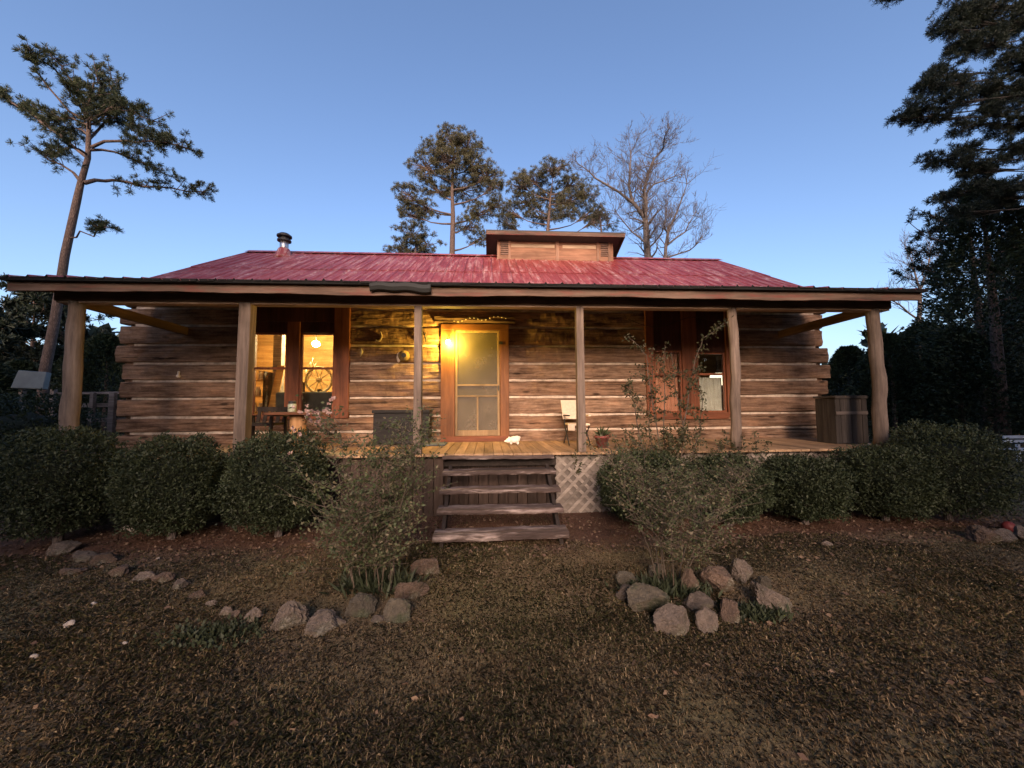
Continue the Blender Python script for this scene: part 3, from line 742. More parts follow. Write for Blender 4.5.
# inside furniture
a = at(300, 392, 8.35); b_ = at(336, 392, 8.35)
so = thing('sofa', 'dark sofa seen from behind through the second window', 'sofa', ((a.x+b_.x)/2, 8.4, .9))
m = MB(); m.box(-4.4, -2.3, 8.25, 8.48, 1.05, a.z-.0); part('backrest', m, plain('dark_sofa_cloth', (.035, .03, .028), .9), so, bevel=.05)
m = MB(); m.box(-4.4, -2.3, 8.49, 9.1, 1.0, 1.36); part('seat', m, plain('dark_sofa_seat', (.035, .03, .028), .9), so, bevel=.05)
for x in (-4.3, -2.4):
    m = MB(); m.box(x-.03, x+.03, 8.6, 8.66, .9, 1.0); part('leg', m, M_dark, so)
c = at(319, 380, 8.75)
wh = thing('wagon_wheel', 'round pale spoked wheel standing behind the second lit window', 'wheel', (c.x, c.y, 1.37))
pts = [(c.x+.28*math.cos(t), c.y, c.z+.28*math.sin(t)) for t in np.linspace(0, 2*math.pi, 33)]
M_wheel = wood('pale_wheel_wood', (.40, .30, .14), (.62, .5, .28), 'X')
m = MB(); m.tube(pts, .026, 8, cap=False); part('rim', m, M_wheel, wh, smooth=True)
m = MB(); m.ball(c, .06, 2); part('hub', m, M_wheel, wh, smooth=True)
m = MB()
for k in range(10):
    t = k*math.pi/5; m.tube([c, (c.x+.27*math.cos(t), c.y, c.z+.27*math.sin(t))], .011, 6)
part('spoke', m, M_wheel, wh)
m = MB(); m.bar((c.x, c.y+.05, 1.37), (c.x, c.y+.05, c.z-.2), .2, .03); part('stand', m, M_dark, wh)
c = at(304, 378, 9.3)
an = thing('antler', 'pale forked antlers beside the spoked wheel indoors', 'antler', (c.x, c.y, .9))
m = MB(); m.tube([(c.x, c.y, .9), (c.x, c.y, c.z-.1)], .03, 8); part('stand', m, M_dark, an)
for sgn in (-1, 1):
    m = MB(); pts = [(c.x+sgn*(.04+.25*t), c.y-.05*t, c.z-.1+.45*t**.8 - .05*math.sin(t*3)) for t in np.linspace(0, 1, 6)]
    m.tube(pts, [.03, .028, .026, .022, .016, .006], 8)
    for i in (1, 3, 4): p = Vector(pts[i]); m.tube([p, p+Vector((-sgn*.05, 0, .14)), p+Vector((-sgn*.03, 0, .22))], [.018, .014, .004], 6)
    part('horn', m, plain('bone', (.62, .52, .36), .6), an, smooth=True)
a, b_ = at(270, 402, 8.6), at(279, 370, 8.75)
lbn = MB(); lbn.bar((a.x, 8.45, .9), (b_.x, 8.84, 2.55), .16, .03, (0, 1, 0)); tag(part('leaning_board', lbn, M_inwood, None, bevel=.004, loc=(a.x, 8.45, .9)), 'orange board leaning indoors behind the left window', 'board')
a = at(258, 400, 8.6)
sh = thing('bookshelf', 'open shelf with pale jars behind the left window', 'shelf', (a.x, 8.7, .9))
for x in (a.x-.42, a.x+.12):
    m = MB(); m.box(x, x+.03, 8.55, 8.85, .9, 2.4); part('side_panel', m, M_dark, sh)
for z in (1.1, 1.5, 1.85, 2.2):
    m = MB(); m.box(a.x-.39, a.x+.12, 8.56, 8.84, z, z+.025); part('shelf_board', m, M_inwood, sh)
m0 = None
for k, (dx, z) in enumerate([(-.3, 1.525), (-.12, 1.525), (.02, 1.525), (-.25, 1.875), (-.05, 1.875), (-.2, 2.225), (0, 2.225)]):
    m = MB(); m.lathe([(.045, 0), (.055, .02), (.055, .13), (.035, .16), (.035, .2)], (a.x+dx, 8.68, z), 12)
    tag(part('jar', m, M_pale, None, smooth=True, loc=(a.x+dx, 8.68, z)), 'pale jar on the open shelf inside the left window', 'jar', 'jars on the indoor shelf')

# curtains, bedroom lamp
def curtain(name, x0, x1, z0, z1, y, mat, label):
    m = MB(); n = 36; vs, fs = [], []
    for yy in (0, .004):
        for i in range(n+1):
            x = x0+(x1-x0)*i/n; d = .018*math.sin(i*1.25)+.008*math.sin(i*2.9)
            vs += [(x, y+d+yy, z0), (x, y+d*.6+yy, z1)]
    k = 2*(n+1)
    for i in range(n): fs += [(2*i, 2*i+2, 2*i+3, 2*i+1), (k+2*i, k+2*i+1, k+2*i+3, k+2*i+2)]
    m.add(vs, fs); return tag(part(name, m, mat, None, smooth=True, loc=((x0+x1)/2, y, z0)), label, 'curtain')
curtain('curtain', 3.44, 4.03, 1.46, 2.76, 7.90, M_curtain, 'orange curtain filling the third window behind the climbing rose')
curtain('curtain', 4.37, 4.98, 1.46, 2.20, 7.90, M_pale, 'pale half curtain across the rightmost window')
a = at(717, 380, 8.9)
tl = thing('table_lamp', 'small lit lamp shining over the pale half curtain', 'lamp', (a.x, 8.9, .9))
m = MB(); m.lathe([(.20, 0), (.19, .03), (.03, .05), (.02, .9), (.03, a.z-1.12)], (a.x, 8.9, .9), 16); part('lamp_base', m, M_dark, tl, smooth=True)
m = MB(); m.lathe([(.21, a.z-.12), (.13, a.z+.16)], (a.x, 8.9, 0), 20); part('lamp_shade', m, emit('shade_glow', (1, .78, .52), 1.6), tl, smooth=True)

# ------------------------------------------------------------------ things on the porch
y = 6.45; a, b_ = at(272, 413, y), at(322, 414, y); tz = a.z
tb = thing('porch_table', 'low wooden table on a stump foot below the left windows', 'table', ((a.x+b_.x)/2, y, DZ))
cx = (a.x+b_.x)/2
m = MB(); m.box(a.x, b_.x, y-.28, y+.28, tz-.03, tz+.012); part('tabletop', m, wood('table_plank', (.15, .055, .028), (.30, .13, .07), 'X'), tb, bevel=.008)
m = MB(); sx = at(298, 430, y).x; m.lathe([(.125, DZ), (.115, DZ+.1), (.12, tz-.2), (.125, tz-.031)], (sx, y, 0), 18); part('stump', m, wood('stump_wood', (.30, .15, .06), (.50, .29, .14), 'Z'), tb, smooth=True)
y2 = 6.4; a = at(292, 411, y2)
jr = thing('tall_jar', 'white and green jar with dark lid standing on the porch table', 'jar', (a.x, y2, tz+.0125))
m = MB(); m.lathe([(.05, .0), (.062, .008), (.062, .12), (.05, .14)], (a.x, y2, tz+.0125), 18); part('body', m, plain('jar_white_green', (.42, .45, .33), .3, var=.5, scale=9), jr, smooth=True)
m = MB(); m.lathe([(.056, .135), (.056, .175), (.03, .18)], (a.x, y2, tz+.0125), 18); part('lid', m, M_black, jr)
# dark chair beside the table
y = 6.75; a = at(262, 420, y)
dc = thing('porch_chair', 'dark slatted armchair between post and stump table', 'chair', (a.x, y, DZ))
M_chd = wood('dark_chair_wood', (.015, .011, .009), (.045, .032, .025), 'Z')
m = MB(); m.box(a.x-.26, a.x+.26, y-.25, y+.25, DZ+.40, DZ+.44); part('seat', m, M_chd, dc, bevel=.008)
m = MB()
for k in range(5): x = a.x-.22+.11*k; m.bar((x, y+.25, DZ+.40), (x, y+.33, DZ+.66), .06, .015, (0, 1, 0))
m.bar((a.x-.27, y+.335, DZ+.67), (a.x+.27, y+.335, DZ+.67), .03, .08); part('backrest', m, M_chd, dc)
for sgn in (-1, 1):
    m = MB(); m.bar((a.x+sgn*.29, y-.3, DZ+.57), (a.x+sgn*.29, y+.30, DZ+.55), .08, .025); part('armrest', m, M_chd, dc)
    for yy in (-.24, .24):
        m = MB(); m.bar((a.x+sgn*.27, y+yy, DZ+.003), (a.x+sgn*.27, y+yy*.9, DZ+.55), .04, .04, (0, 1, 0)); part('leg', m, M_chd, dc)
# dark chest
y = 7.3; a, b_ = at(375, 410, y), at(431, 445, y)
ct = thing('storage_chest', 'dark grey lidded chest against the logs left of the door', 'chest', ((a.x+b_.x)/2, y, DZ))
M_chest = wood('dark_grey_chest', (.016, .015, .015), (.042, .039, .039), 'X', spread=.1)
m = MB(); m.box(a.x+.02, b_.x-.02, y-.18, y+.22, DZ+.03, a.z-.06)
part('box', m, M_chest, ct, bevel=.01)
m = MB(); m.box(a.x, b_.x, y-.21, y+.23, a.z-.058, a.z); part('lid', m, M_chest, ct, bevel=.012)
for x in (a.x+.1, b_.x-.1):
    m = MB(); m.box(x-.04, x+.04, y-.15, y+.2, DZ+.003, DZ+.029); part('foot', m, M_dark, ct)
# doormat
a, b_ = at(418, 443, 7.05), at(446, 443, 7.05)
m = MB(); m.box(a.x-.05, b_.x, 6.9, 7.35, DZ+.004, DZ+.03); 
tag(part('folded_cloth', m, plain('blue_grey_cloth', (.10, .12, .14), .95, scale=20, bmp=.6), None, bevel=.012, loc=((a.x+b_.x)/2, 7.1, DZ)), 'blue grey mat lying on the boards left of the door', 'mat')
# cream chair
y = 7.05; a, b_ = at(562, 400, y), at(586, 419, y)
cc = thing('folding_chair', 'cream cloth chair with dark legs behind the porch post', 'chair', ((a.x+b_.x)/2, y, DZ))
M_cream = plain('cream_canvas', (.70, .56, .42), .9, var=.12, scale=20)
m = MB(); 
vs = []
xb0, xb1 = a.x, b_.x
m.bar(((xb0+xb1)/2, y+.06, b_.z+.0), ((xb0+xb1)/2, y+.14, a.z), (xb1-xb0)*.9, .02, (0, 1, 0), w2=(xb1-xb0)*1.0); part('backrest', m, M_cream, cc, bevel=.006)
zs = at(565, 424, y).z
m = MB(); m.box(xb0+.06, xb1-.02, y-.36, y+.06, zs-.015, zs+.02); part('seat', m, M_cream, cc, bevel=.008)
m = MB(); m.box(xb0+.03, xb0+.15, y-.37, y-.34, zs-.10, zs+.02); part('seat_flap', m, M_cream, cc, bevel=.004)
for x in (xb0+.05, xb1-.02):
    for (ya, yb_, ztop) in ((-.34, .05, zs-.018), (.12, -.3, zs-.018)):
        m = MB(); m.tube([(x, y+ya, DZ+.006), (x, y+yb_, ztop)], .012, 8); part('leg', m, M_black, cc)
    m = MB(); m.bar((x, y-.34, zs+.16), (x, y+.09, zs+.16), .04, .02); part('armrest', m, M_cream if x > 1.5 else M_chd, cc)
    m = MB(); m.tube([(x, y+.04, zs-.01), (x, y+.08, zs+.17), (x, y+.165, a.z-.02)], .011, 8); part('back_frame', m, M_black, cc)
# white animal ornament
y = 7.0; a = at(513, 443.5, y)
og = MB()
for (dx, dz, r, s) in ((.02, .075, .062, (1.35, .9, .95)), (-.075, .062, .040, (1.05, .9, 1)), (-.115, .052, .022, (1.3, 1, .8)), (.06, .085, .055, (1, .9, 1)), (-.03, .025, .022, (1, 1, 1.3)), (.075, .025, .024, (1, 1, 1.3)), (-.062, .106, .014, (1, .7, 1.6)), (.105, .11, .016, (1, .7, 1.4))):
    og.ball((a.x+dx*1.15, y, DZ+.004+dz*1.15), r*1.15, 2, s)
oo = part('garden_ornament', og, plain('chalk_white', (.78, .70, .62), .7, var=.1), None, smooth=True, loc=(a.x, y, DZ))
rm = oo.modifiers.new('blend', 'REMESH'); rm.mode = 'VOXEL'; rm.voxel_size = .008; rm.use_smooth_shade = True
sm = oo.modifiers.new('soft', 'SMOOTH'); sm.iterations = 4
tag(oo, 'small white animal figure on the boards right of the door', 'ornament')
# wooden box at the right end
y = 6.35; a, b_, c = at(834, 395, y), at(859, 394, y), at(871, 447, y)
bx = thing('wooden_box', 'big weathered plank box at the right end of the porch', 'box', ((a.x+c.x)/2, y, DZ))
M_bx = wood('old_grey_planks', (.028, .023, .02), (.09, .074, .064), 'Z', .8, .9, .8, spread=.25)
x0, x1, zt = a.x, c.x-.04, a.z
m = MB(); n = 6
for k in range(n):
    xa, xb = x0+(x1-x0)*k/n, x0+(x1-x0)*(k+1)/n-.006; m.box(xa, xb, y-.012+random.uniform(-.004, .004), y+.01, DZ+.01, zt-.05)
m.box(x0, x1-.006, y+.011, y+.40, DZ+.01, zt-.055); part('plank_body', m, M_bx, bx, bevel=.003)
m = MB(); m.bar(((x0-.01), y-.02, zt-.04), (x1+.0, y-.02, zt-.04), .03, .05); m.box(x0-.02, x1+.01, y-.015, y+.42, zt-.05, zt-.012); part('lid', m, M_bx, bx, bevel=.004)
m = MB(); zc = at(840, 413, y).z; m.box(x0, x1-.006, y-.03, y-.014, zc-.03, zc+.03); part('cross_batten', m, wood('batten', (.05, .04, .035), (.15, .12, .105), 'X'), bx)
# red pot
a = at(602, 446, 6.3)
rp = thing('flower_pot', 'small dull red pot on the porch right of the cream chair', 'pot', (a.x, 6.3, DZ))
m = MB(); m.lathe([(.08, .005), (.11, .16), (.125, .16), (.125, .20), (.11, .20), (.10, .17)], (a.x, 6.3, DZ), 18); part('pot', m, plain('red_clay', (.15, .035, .03), .7), rp, smooth=True)
V, Fq = diamonds(np.array([[0, 0, .18]]) + rng.normal(0, .02, (80, 3)), unit(rand_dirs(80)+np.array([0, 0, .9])), rng.uniform(.08, .2, 80), .03)
link('plant', arr_mesh('plant', V, Fq, M_rose), rp)
# wall ornaments
a = at(378, 336, WY-.04)
m = MB(); m.tube([(a.x+.07*math.sin(t), WY-.035, a.z+.10*math.cos(t)) for t in np.linspace(.5, 3.9, 12)], .018, 8)
tag(part('horseshoe', m, plain('pale_iron', (.35, .27, .20), .6), None, smooth=True, loc=a), 'pale horseshoe nailed to the logs right of the windows', 'horseshoe')
a = at(404, 356, WY-.08)
gd = thing('bird_gourd', 'round dark holed gourd with pale cheek on the lamplit logs', 'gourd', (a.x, WY-.01, a.z))
m = MB(); m.ball((a.x, WY-.10, a.z), .115, 3, (1, .8, .95)); part('body', m, wood('gourd_shell', (.10, .07, .03), (.24, .17, .07), 'Z'), gd, smooth=True)
m = MB(); m.lathe([(.001, 0), (.045, 0), (.045, .012), (.001, .012)], (0, 0, 0), 16); m.v = [(a.x+.02+v[0], WY-.197+v[2], a.z+v[1]) for v in m.v]; part('hole', m, M_black, gd)
m = MB(); m.ball((a.x-.10, WY-.09, a.z-.03), .07, 2, (.6, .6, 1.5)); part('cheek', m, M_pale, gd, smooth=True)
a = at(361, 353, WY-.03)
m = MB(); m.tube([(a.x, WY-.03, a.z+.09), (a.x+.02, WY-.04, a.z+.02), (a.x-.01, WY-.03, a.z-.07)], [.012, .028, .008], 8)
tag(part('feather_charm', m, plain('pale_charm', (.34, .28, .18), .8), None, smooth=True, loc=a), 'small pale charm hanging on the logs beside the casing', 'charm')
a = at(425.5, 337, WY-.05)
m = MB(); m.tube([(a.x-.01, WY-.02, a.z+.09), (a.x-.02, WY-.09, a.z+.05), (a.x+.015, WY-.10, a.z-.03), (a.x, WY-.06, a.z-.1)], [.014, .016, .02, .008], 8)
tag(part('iron_hook', m, M_black, None, smooth=True, loc=a), 'black iron hook on the lamplit logs by the lamp', 'hook')
a = at(178, 376, WY-.04)
m = MB(); m.ball((a.x, WY-.03, a.z), .038, 2); m.tube([(a.x, WY-.03, a.z+.03), (a.x-.01, WY-.01, a.z+.09)], .02, 8)
tag(part('insulator', m, plain('porcelain', (.62, .52, .44), .3), None, smooth=True, loc=a), 'small white porcelain knob on the far left logs', 'insulator')
# string lights and cable
sl_ = thing('string_lights', 'unlit string of tiny bulbs along the beam over the door', 'string lights', tuple(at(478, 318, WY-.12)))
pts = [at(x, 319.5 + 1.5*math.sin(x*.25) - (x-455)*.06, WY-.13) for x in range(450, 512, 4)]
m = MB(); m.tube(pts, .006, 6); part('wire', m, M_black, sl_)
M_bead = plain('frosted_bead', (.7, .6, .5), .3)
for i in range(1, len(pts)-1):
    m = MB(); m.ball(pts[i]-Vector((0, 0, .018)), .014, 1); part('bulb', m, M_bead, sl_, smooth=True)
pts = [at(x, 320 + 5*math.sin((x-640)/80*math.pi*2+.4) + 2, WY-.10) for x in range(628, 726, 6)]
m = MB(); m.tube(pts, .007, 6); tag(part('slack_cable', m, M_dark, None, loc=pts[0]), 'thin slack cable strung above the right windows', 'cable')

# ------------------------------------------------------------------ shrubs
def shrub_mesh(seed, n=11000, p=2.7):
    D = rand_dirs(n*1); 
    r = (np.abs(D)**p).sum(1)**(-1/p)
    lump = np.array([mnoise.noise((d[0]*2.6+seed, d[1]*2.6, d[2]*2.6))*.20 + mnoise.noise((d[0]*7+seed, d[1]*7, d[2]*7))*.13 for d in D])
    depth = 1 - .34*rng.random(n)**1.8
    Pp = D*(r*(1+lump)*depth)[:, None]
    stray = rng.random(len(Pp)) < .04; Pp = np.where(stray[:, None], Pp*rng.uniform(1.0, 1.16, len(Pp))[:, None], Pp)
    keep = Pp[:, 2] > -.97
    Pp = Pp[keep]; D = D[keep]
    dirs = unit(D*.55 + rand_dirs(len(D))*.95 + np.array([0, 0, .3]))
    return Pp, dirs
def make_shrub(name, label, c, hw, hd, h, seed, n=11000, mat=None, group='clipped shrubs in front of the porch', leaf=.055):
    o = thing(name, label, 'shrub', (c[0], c[1], 0), group)
    Pp, dirs = shrub_mesh(seed, n)
    Pp = Pp*np.array([hw*(.90 if c[0] < 2 else .85), hd, h/2*.95])*.92 + np.array([0, 0, h/2+.04])
    V, Fq = diamonds(Pp, dirs, rng.uniform(.6, 1.25, len(Pp))*leaf, rng.uniform(.3, .5, len(Pp))*leaf)
    link('foliage', arr_mesh('foliage', V, Fq, mat or M_box), o)
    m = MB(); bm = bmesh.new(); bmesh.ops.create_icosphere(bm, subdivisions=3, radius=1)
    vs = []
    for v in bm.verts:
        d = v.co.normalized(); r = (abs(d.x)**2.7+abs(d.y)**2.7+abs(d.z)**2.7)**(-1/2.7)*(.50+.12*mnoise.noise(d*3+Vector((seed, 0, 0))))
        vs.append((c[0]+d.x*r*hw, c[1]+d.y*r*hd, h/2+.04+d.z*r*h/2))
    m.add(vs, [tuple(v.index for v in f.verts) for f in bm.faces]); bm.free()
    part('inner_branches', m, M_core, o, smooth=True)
    m = MB(); m.tube([(c[0], c[1], -.03), (c[0]+.02, c[1], .3)], [.05, .04], 8); part('stem', m, M_barkg, o)
    return o
SH = [(-8, 112, 428, 'dark wide shrub at the far left below the corner post', .62), (110, 224, 436, 'second green shrub from the left below the bare log wall', .55), (219, 331, 432, 'green shrub below the left windows beside the bare rose', .55),
      (594, 704, 452, 'feathery green shrub against the lattice right of the steps', .5), (690, 772, 456, 'green shrub behind the right bare rose bush', .5),
      (766, 851, 456, 'low green shrub below the right end of the log wall', .5), (842, 937, 446, 'dark shrub below the right corner post', .55), (905, 1002, 424, 'tall blackish shrub at the far right end of the row', .7)]
for i, (p0, p1, top, lab, hd) in enumerate(SH):
    Yc = 5.08 if i < 7 else 5.0
    a, b_ = at(p0, 480, Yc-.1), at(p1, 480, Yc-.1); t = at((p0+p1)/2, top, Yc)
    make_shrub('shrub', lab, ((a.x+b_.x)/2, Yc), (b_.x-a.x)/2, hd, t.z, 3.7*i, 24000, leaf=.042)

# ------------------------------------------------------------------ rose bushes
def cane(mb, p, d, length, r, steps=7, droop=.1, wob=.12):
    pts = [Vector(p)]; d = Vector(d).normalized(); rad = [r]
    for k in range(steps):
        d = (d + Vector((random.uniform(-wob, wob), random.uniform(-wob, wob), random.uniform(-wob, wob)*.5 - droop*k/steps))).normalized()
        pts.append(pts[-1] + d*length/steps); rad.append(r*(1-.75*(k+1)/steps))
    mb.tube(pts, rad, 5, cap=False); return pts
def rose(name, label, base, height, spread, ncane, nleaf, seed, leafsz=.045, flowers=0, low=.25, sidetw=6, fl_off=(0,0,0)):
    random.seed(seed)
    o = thing(name, label, 'bush', tuple(base), 'bare rose bushes by the path')
    st = MB(); LP = []
    for i in range(ncane):
        az = 2*math.pi*i/ncane + random.uniform(-.4, .4); sp = random.uniform(.15, 1)*spread
        ln = height*random.uniform(.6, 1.08)
        pts = cane(st, base + Vector((math.cos(az)*random.uniform(.03, .2), math.sin(az)*random.uniform(.03, .15), -.02)), (math.cos(az)*sp/height, math.sin(az)*sp/height, 1), ln, .0062, 8, .12)
        for k in range(sidetw):
            q = random.uniform(low, .98); ii = int(q*8); p = pts[ii].lerp(pts[min(ii+1, 8)], q*8-ii)
            a2 = random.uniform(0, 6.28)
            tp = cane(st, p, (math.cos(a2), math.sin(a2), random.uniform(.2, 1.2)), random.uniform(.12, .36)*height**.5, .0032, 4, .05, .25)
            LP += [tp[j].lerp(tp[j+1], random.random()) for j in range(4) for _ in range(3)]
            for kk in range(2):
                a3 = random.uniform(0, 6.28); tq = cane(st, tp[random.randint(1, 4)], (math.cos(a3), math.sin(a3), random.uniform(0, .9)), random.uniform(.08, .2), .0022, 3, .0, .3)
                LP += [tq[j].lerp(tq[j+1], random.random()) for j in range(3) for _ in range(3)]
    part('canes', st, M_twig, o)
    LP = np.array([tuple(v) for v in LP]); idx = rng.integers(0, len(LP), nleaf)
    P = LP[idx] + rng.normal(0, .018, (nleaf, 3)) - np.array(base)
    V, Fq = diamonds(P, unit(rand_dirs(nleaf)+np.array([0, 0, -.15])), rng.uniform(.5, 1.2, nleaf)*leafsz, rng.uniform(.3, .6, nleaf)*leafsz)
    link('leaves', arr_mesh('leaves', V, Fq, M_rose), o)
    if flowers:
        top = LP[LP[:, 2] > base.z + .5*height]; top = top[np.argsort(-(-top[:, 0]*.8 + top[:, 2]))[:max(flowers*2, 10)]] if fl_off[0] else top
        c = top[rng.integers(0, len(top), flowers)] - np.array(base)
        P = np.repeat(c, 9, axis=0); V, Fq = diamonds(P, rand_dirs(len(P)), .020, .017)
        link('blossoms', arr_mesh('blossoms', V, Fq, M_petal), o)
    return o
b1 = Vector((-.98, 3.55, 0)); rose('rose_bush', 'tall leafy rose bush with pink blossoms left of the steps', b1, 1.52, .26, 12, 8500, 11, .040, 60, .16, 30, (1, 0, 0))
b2 = Vector((1.62, 3.42, 0)); rose('rose_bush', 'sparse bare rose bush rising from the ring of stones', b2, 1.28, .85, 9, 6200, 12, .032, 0, .40, 34)
# climbing rose in front of the right windows
random.seed(5)
b3 = at(672, 470, 5.35); b3.z = 0
o = thing('climbing_rose', 'tall climbing rose with two arching canes before the right windows', 'bush', tuple(b3), 'bare rose bushes by the path')
st = MB(); LP = []
def path(pxs, Y, r0):
    pts = [at(x, y, Y+dy) for (x, y, dy) in pxs]
    fine = []
    for i in range(len(pts)-1):
        for t in (0, .33, .66): fine.append(pts[i].lerp(pts[i+1], t) + Vector((random.uniform(-.01, .01), random.uniform(-.02, .02), random.uniform(-.01, .01))))
    fine.append(pts[-1]); st.tube(fine, [r0*(1-.8*i/len(fine)) for i in range(len(fine))], 5, cap=False); return fine
for pxs, dens in (([(672, 520, 0), (680, 440, 0), (690, 390, .05), (694, 360, .05), (704, 338, 0), (718, 328, -.05), (725, 323, -.1)], 1.5), ([(670, 520, 0), (655, 420, 0), (650, 380, 0), (646, 355, 0), (637, 344, 0), (628, 336, 0)], .9),
                  ([(671, 520, 0), (664, 430, .05), (664, 380, .1), (665, 345, .1)], 1.2), ([(674, 520, 0), (684, 430, .1), (676, 390, .1), (671, 352, .1)], 1), ([(668, 520, 0), (648, 430, .1), (652, 385, .15), (652, 348, .1)], 1.2),
                  ([(676, 520, 0), (700, 430, 0), (702, 400, 0), (695, 372, 0)], 1), ([(670, 520, 0), (640, 440, 0), (634, 405, 0), (628, 385, 0)], .8)):
    f = path(pxs, 5.35, .011)
    for p in f[2:]:
        for k in range(int(5*dens)):
            LP.append(p + Vector((random.gauss(0, .03), random.gauss(0, .05), random.gauss(0, .03))))
        if p.z < 2.25 and random.random() < .8:
            a2 = random.uniform(0, 6.28); tq = cane(st, p, (math.cos(a2), math.sin(a2)*.6, random.uniform(.2, 1)), random.uniform(.12, .4), .004, 4, 0, .3)
            LP += [tq[j].lerp(tq[j+1], random.random()) for j in range(4) for _ in range(4)]
for k in range(90):   # thicker growth low down by the deck edge
    p = b3 + Vector((random.gauss(0, .45), random.gauss(0, .1), random.uniform(.5, 1.15)))
    tq = cane(st, p, (random.uniform(-1, 1), random.uniform(-.5, .3), .8), .22, .004, 3, 0, .3); LP += [tq[j].lerp(tq[j+1], random.random()) for j in range(3) for _ in range(5)]
part('canes', st, M_twig, o)
P = np.array([tuple(v-b3) for v in LP]); P = np.repeat(P, 2, axis=0) + rng.normal(0, .02, (2*len(P), 3))
V, Fq = diamonds(P, rand_dirs(len(P)), rng.uniform(.03, .06, len(P)), rng.uniform(.018, .032, len(P)))
link('leaves', arr_mesh('leaves', V, Fq, leafmat('climber_leaves', [(.03, .035, .016), (.06, .065, .03), (.10, .085, .05)], .3)), o)

# ------------------------------------------------------------------ rocks
def rock_obj(name, label, c, size, seed, mat, group, tilt=0, emb=.3):
    bm = bmesh.new(); bmesh.ops.create_icosphere(bm, subdivisions=5, radius=1); s = Vector((seed*3.1, seed*1.7, seed))
    cuts = [(Vector((random.gauss(0, 1), random.gauss(0, 1), random.gauss(0, .8))).normalized(), random.uniform(.5, .85)) for _ in range(13)]
    for v in bm.verts:
        d = v.co.normalized(); p = d.copy()
        for nrm, off in cuts:
            k = p.dot(nrm)
            if k > off: p -= nrm*(k-off)*.92
        p *= 1 + .12*mnoise.noise(d*2.2+s) - .16*abs(mnoise.noise(d*3.7+s)) - .10*abs(mnoise.noise(d*8+s)) + .035*mnoise.noise(d*17+s)
        v.co = Vector((p.x*size[0], p.y*size[1], p.z*size[2]))
    bmesh.ops.rotate(bm, verts=bm.verts, cent=(0,0,0), matrix=Matrix.Rotation(tilt, 3, 'Y') @ Matrix.Rotation(random.uniform(-.5, .5), 3, 'X'))
    zmin = min(v.co.z for v in bm.verts); zh = max(v.co.z for v in bm.verts)-zmin
    for v in bm.verts: v.co.z += -zmin - zh*emb
    me = bpy.data.meshes.new(name); bm.to_mesh(me); bm.free(); me.materials.append(mat)
    me.polygons.foreach_set('use_smooth', [True]*len(me.polygons))
    try: me.set_sharp_from_angle(angle=R(28))
    except Exception: pass
    o = link(name, me, None, (c.x, c.y, gz(c.x, c.y))); return tag(o, label, 'rock', group)
random.seed(21)
GL, GR = 'stones edging the left flower bed', 'stones ringing the bare rose bush'
# (px, py of base centre, width px, height px, tilt, material, label)
for k, (px, py, w, h, tl_, mt, lab) in enumerate([
    (281, 631, 42, 34, -.6, M_rock, 'large flat pinkish rock tilted up at the front of the left bed'),
    (248, 622, 20, 18, .2, M_rock, 'small rock touching the left side of the large flat rock'),
    (316, 636, 46, 22, -.3, M_rock, 'low long rock just right of the large flat rock'),
    (357, 620, 34, 28, -.35, M_rockmoss, 'pale spotted angular rock below the blossoming rose'),
    (396, 624, 34, 28, .5, M_rockmoss, 'lichen speckled rock at the corner of the left bed'),
    (410, 600, 36, 26, .2, M_rockred, 'reddish rock behind the speckled corner rock'),
    (425, 578, 34, 22, -.2, M_rockred, 'reddish rock nearest the steps on the left bed'),
    (384, 588, 26, 16, 0, M_rock, 'half buried rock at the foot of the blossoming rose'),
    (222, 616, 14, 10, 0, M_rock, 'small pale stone left of the large flat rock'),
    (194, 598, 18, 11, 0, M_rockred, 'tan stone midway along the left bed edge'),
    (176, 588, 18, 13, 0, M_rock, 'rounded grey stone midway along the left bed edge'),
    (158, 583, 20, 13, .2, M_rockred, 'tan stone beside the rounded grey stone'),
    (136, 582, 22, 11, 0, M_rock, 'low grey stone in the left bed edge'),
    (112, 578, 22, 12, .1, M_rockred, 'brown stone in the left part of the bed edge'),
    (96, 566, 26, 13, -.3, M_rockred, 'long brown slab tilted in the left bed edge'),
    (74, 563, 24, 14, .3, M_rock, 'grey rock second from the left end of the bed'),
    (54, 556, 28, 17, -.2, M_rock, 'largest grey rock at the left end of the bed edge'),
    (208, 606, 12, 8, .1, M_rock, 'flat dark stone just below the tan stone in the left bed edge'), (234, 617, 10, 7, 0, M_rockred, 'little brown stone between two small rocks by the weeds'), (336, 628, 16, 10, .2, M_rock, 'low stone tucked between the long rock and the spotted rock'), (376, 624, 14, 10, 0, M_rock, 'small stone between the spotted rock and corner rock'), (418, 590, 16, 12, .1, M_rock, 'small grey stone between the two reddish rocks'),
    (64, 578, 26, 9, 0, M_rockred, 'sunken reddish slab below the left end rocks')]):
    g_ = ground_at(px, py); sc_ = g_.y/F
    rock_obj('rock', lab, g_ + Vector((0, w*sc_*.3, 0)), (w*sc_*.50, w*sc_*.38, h*sc_*.58), k+1, mt, GL, tl_, .38)
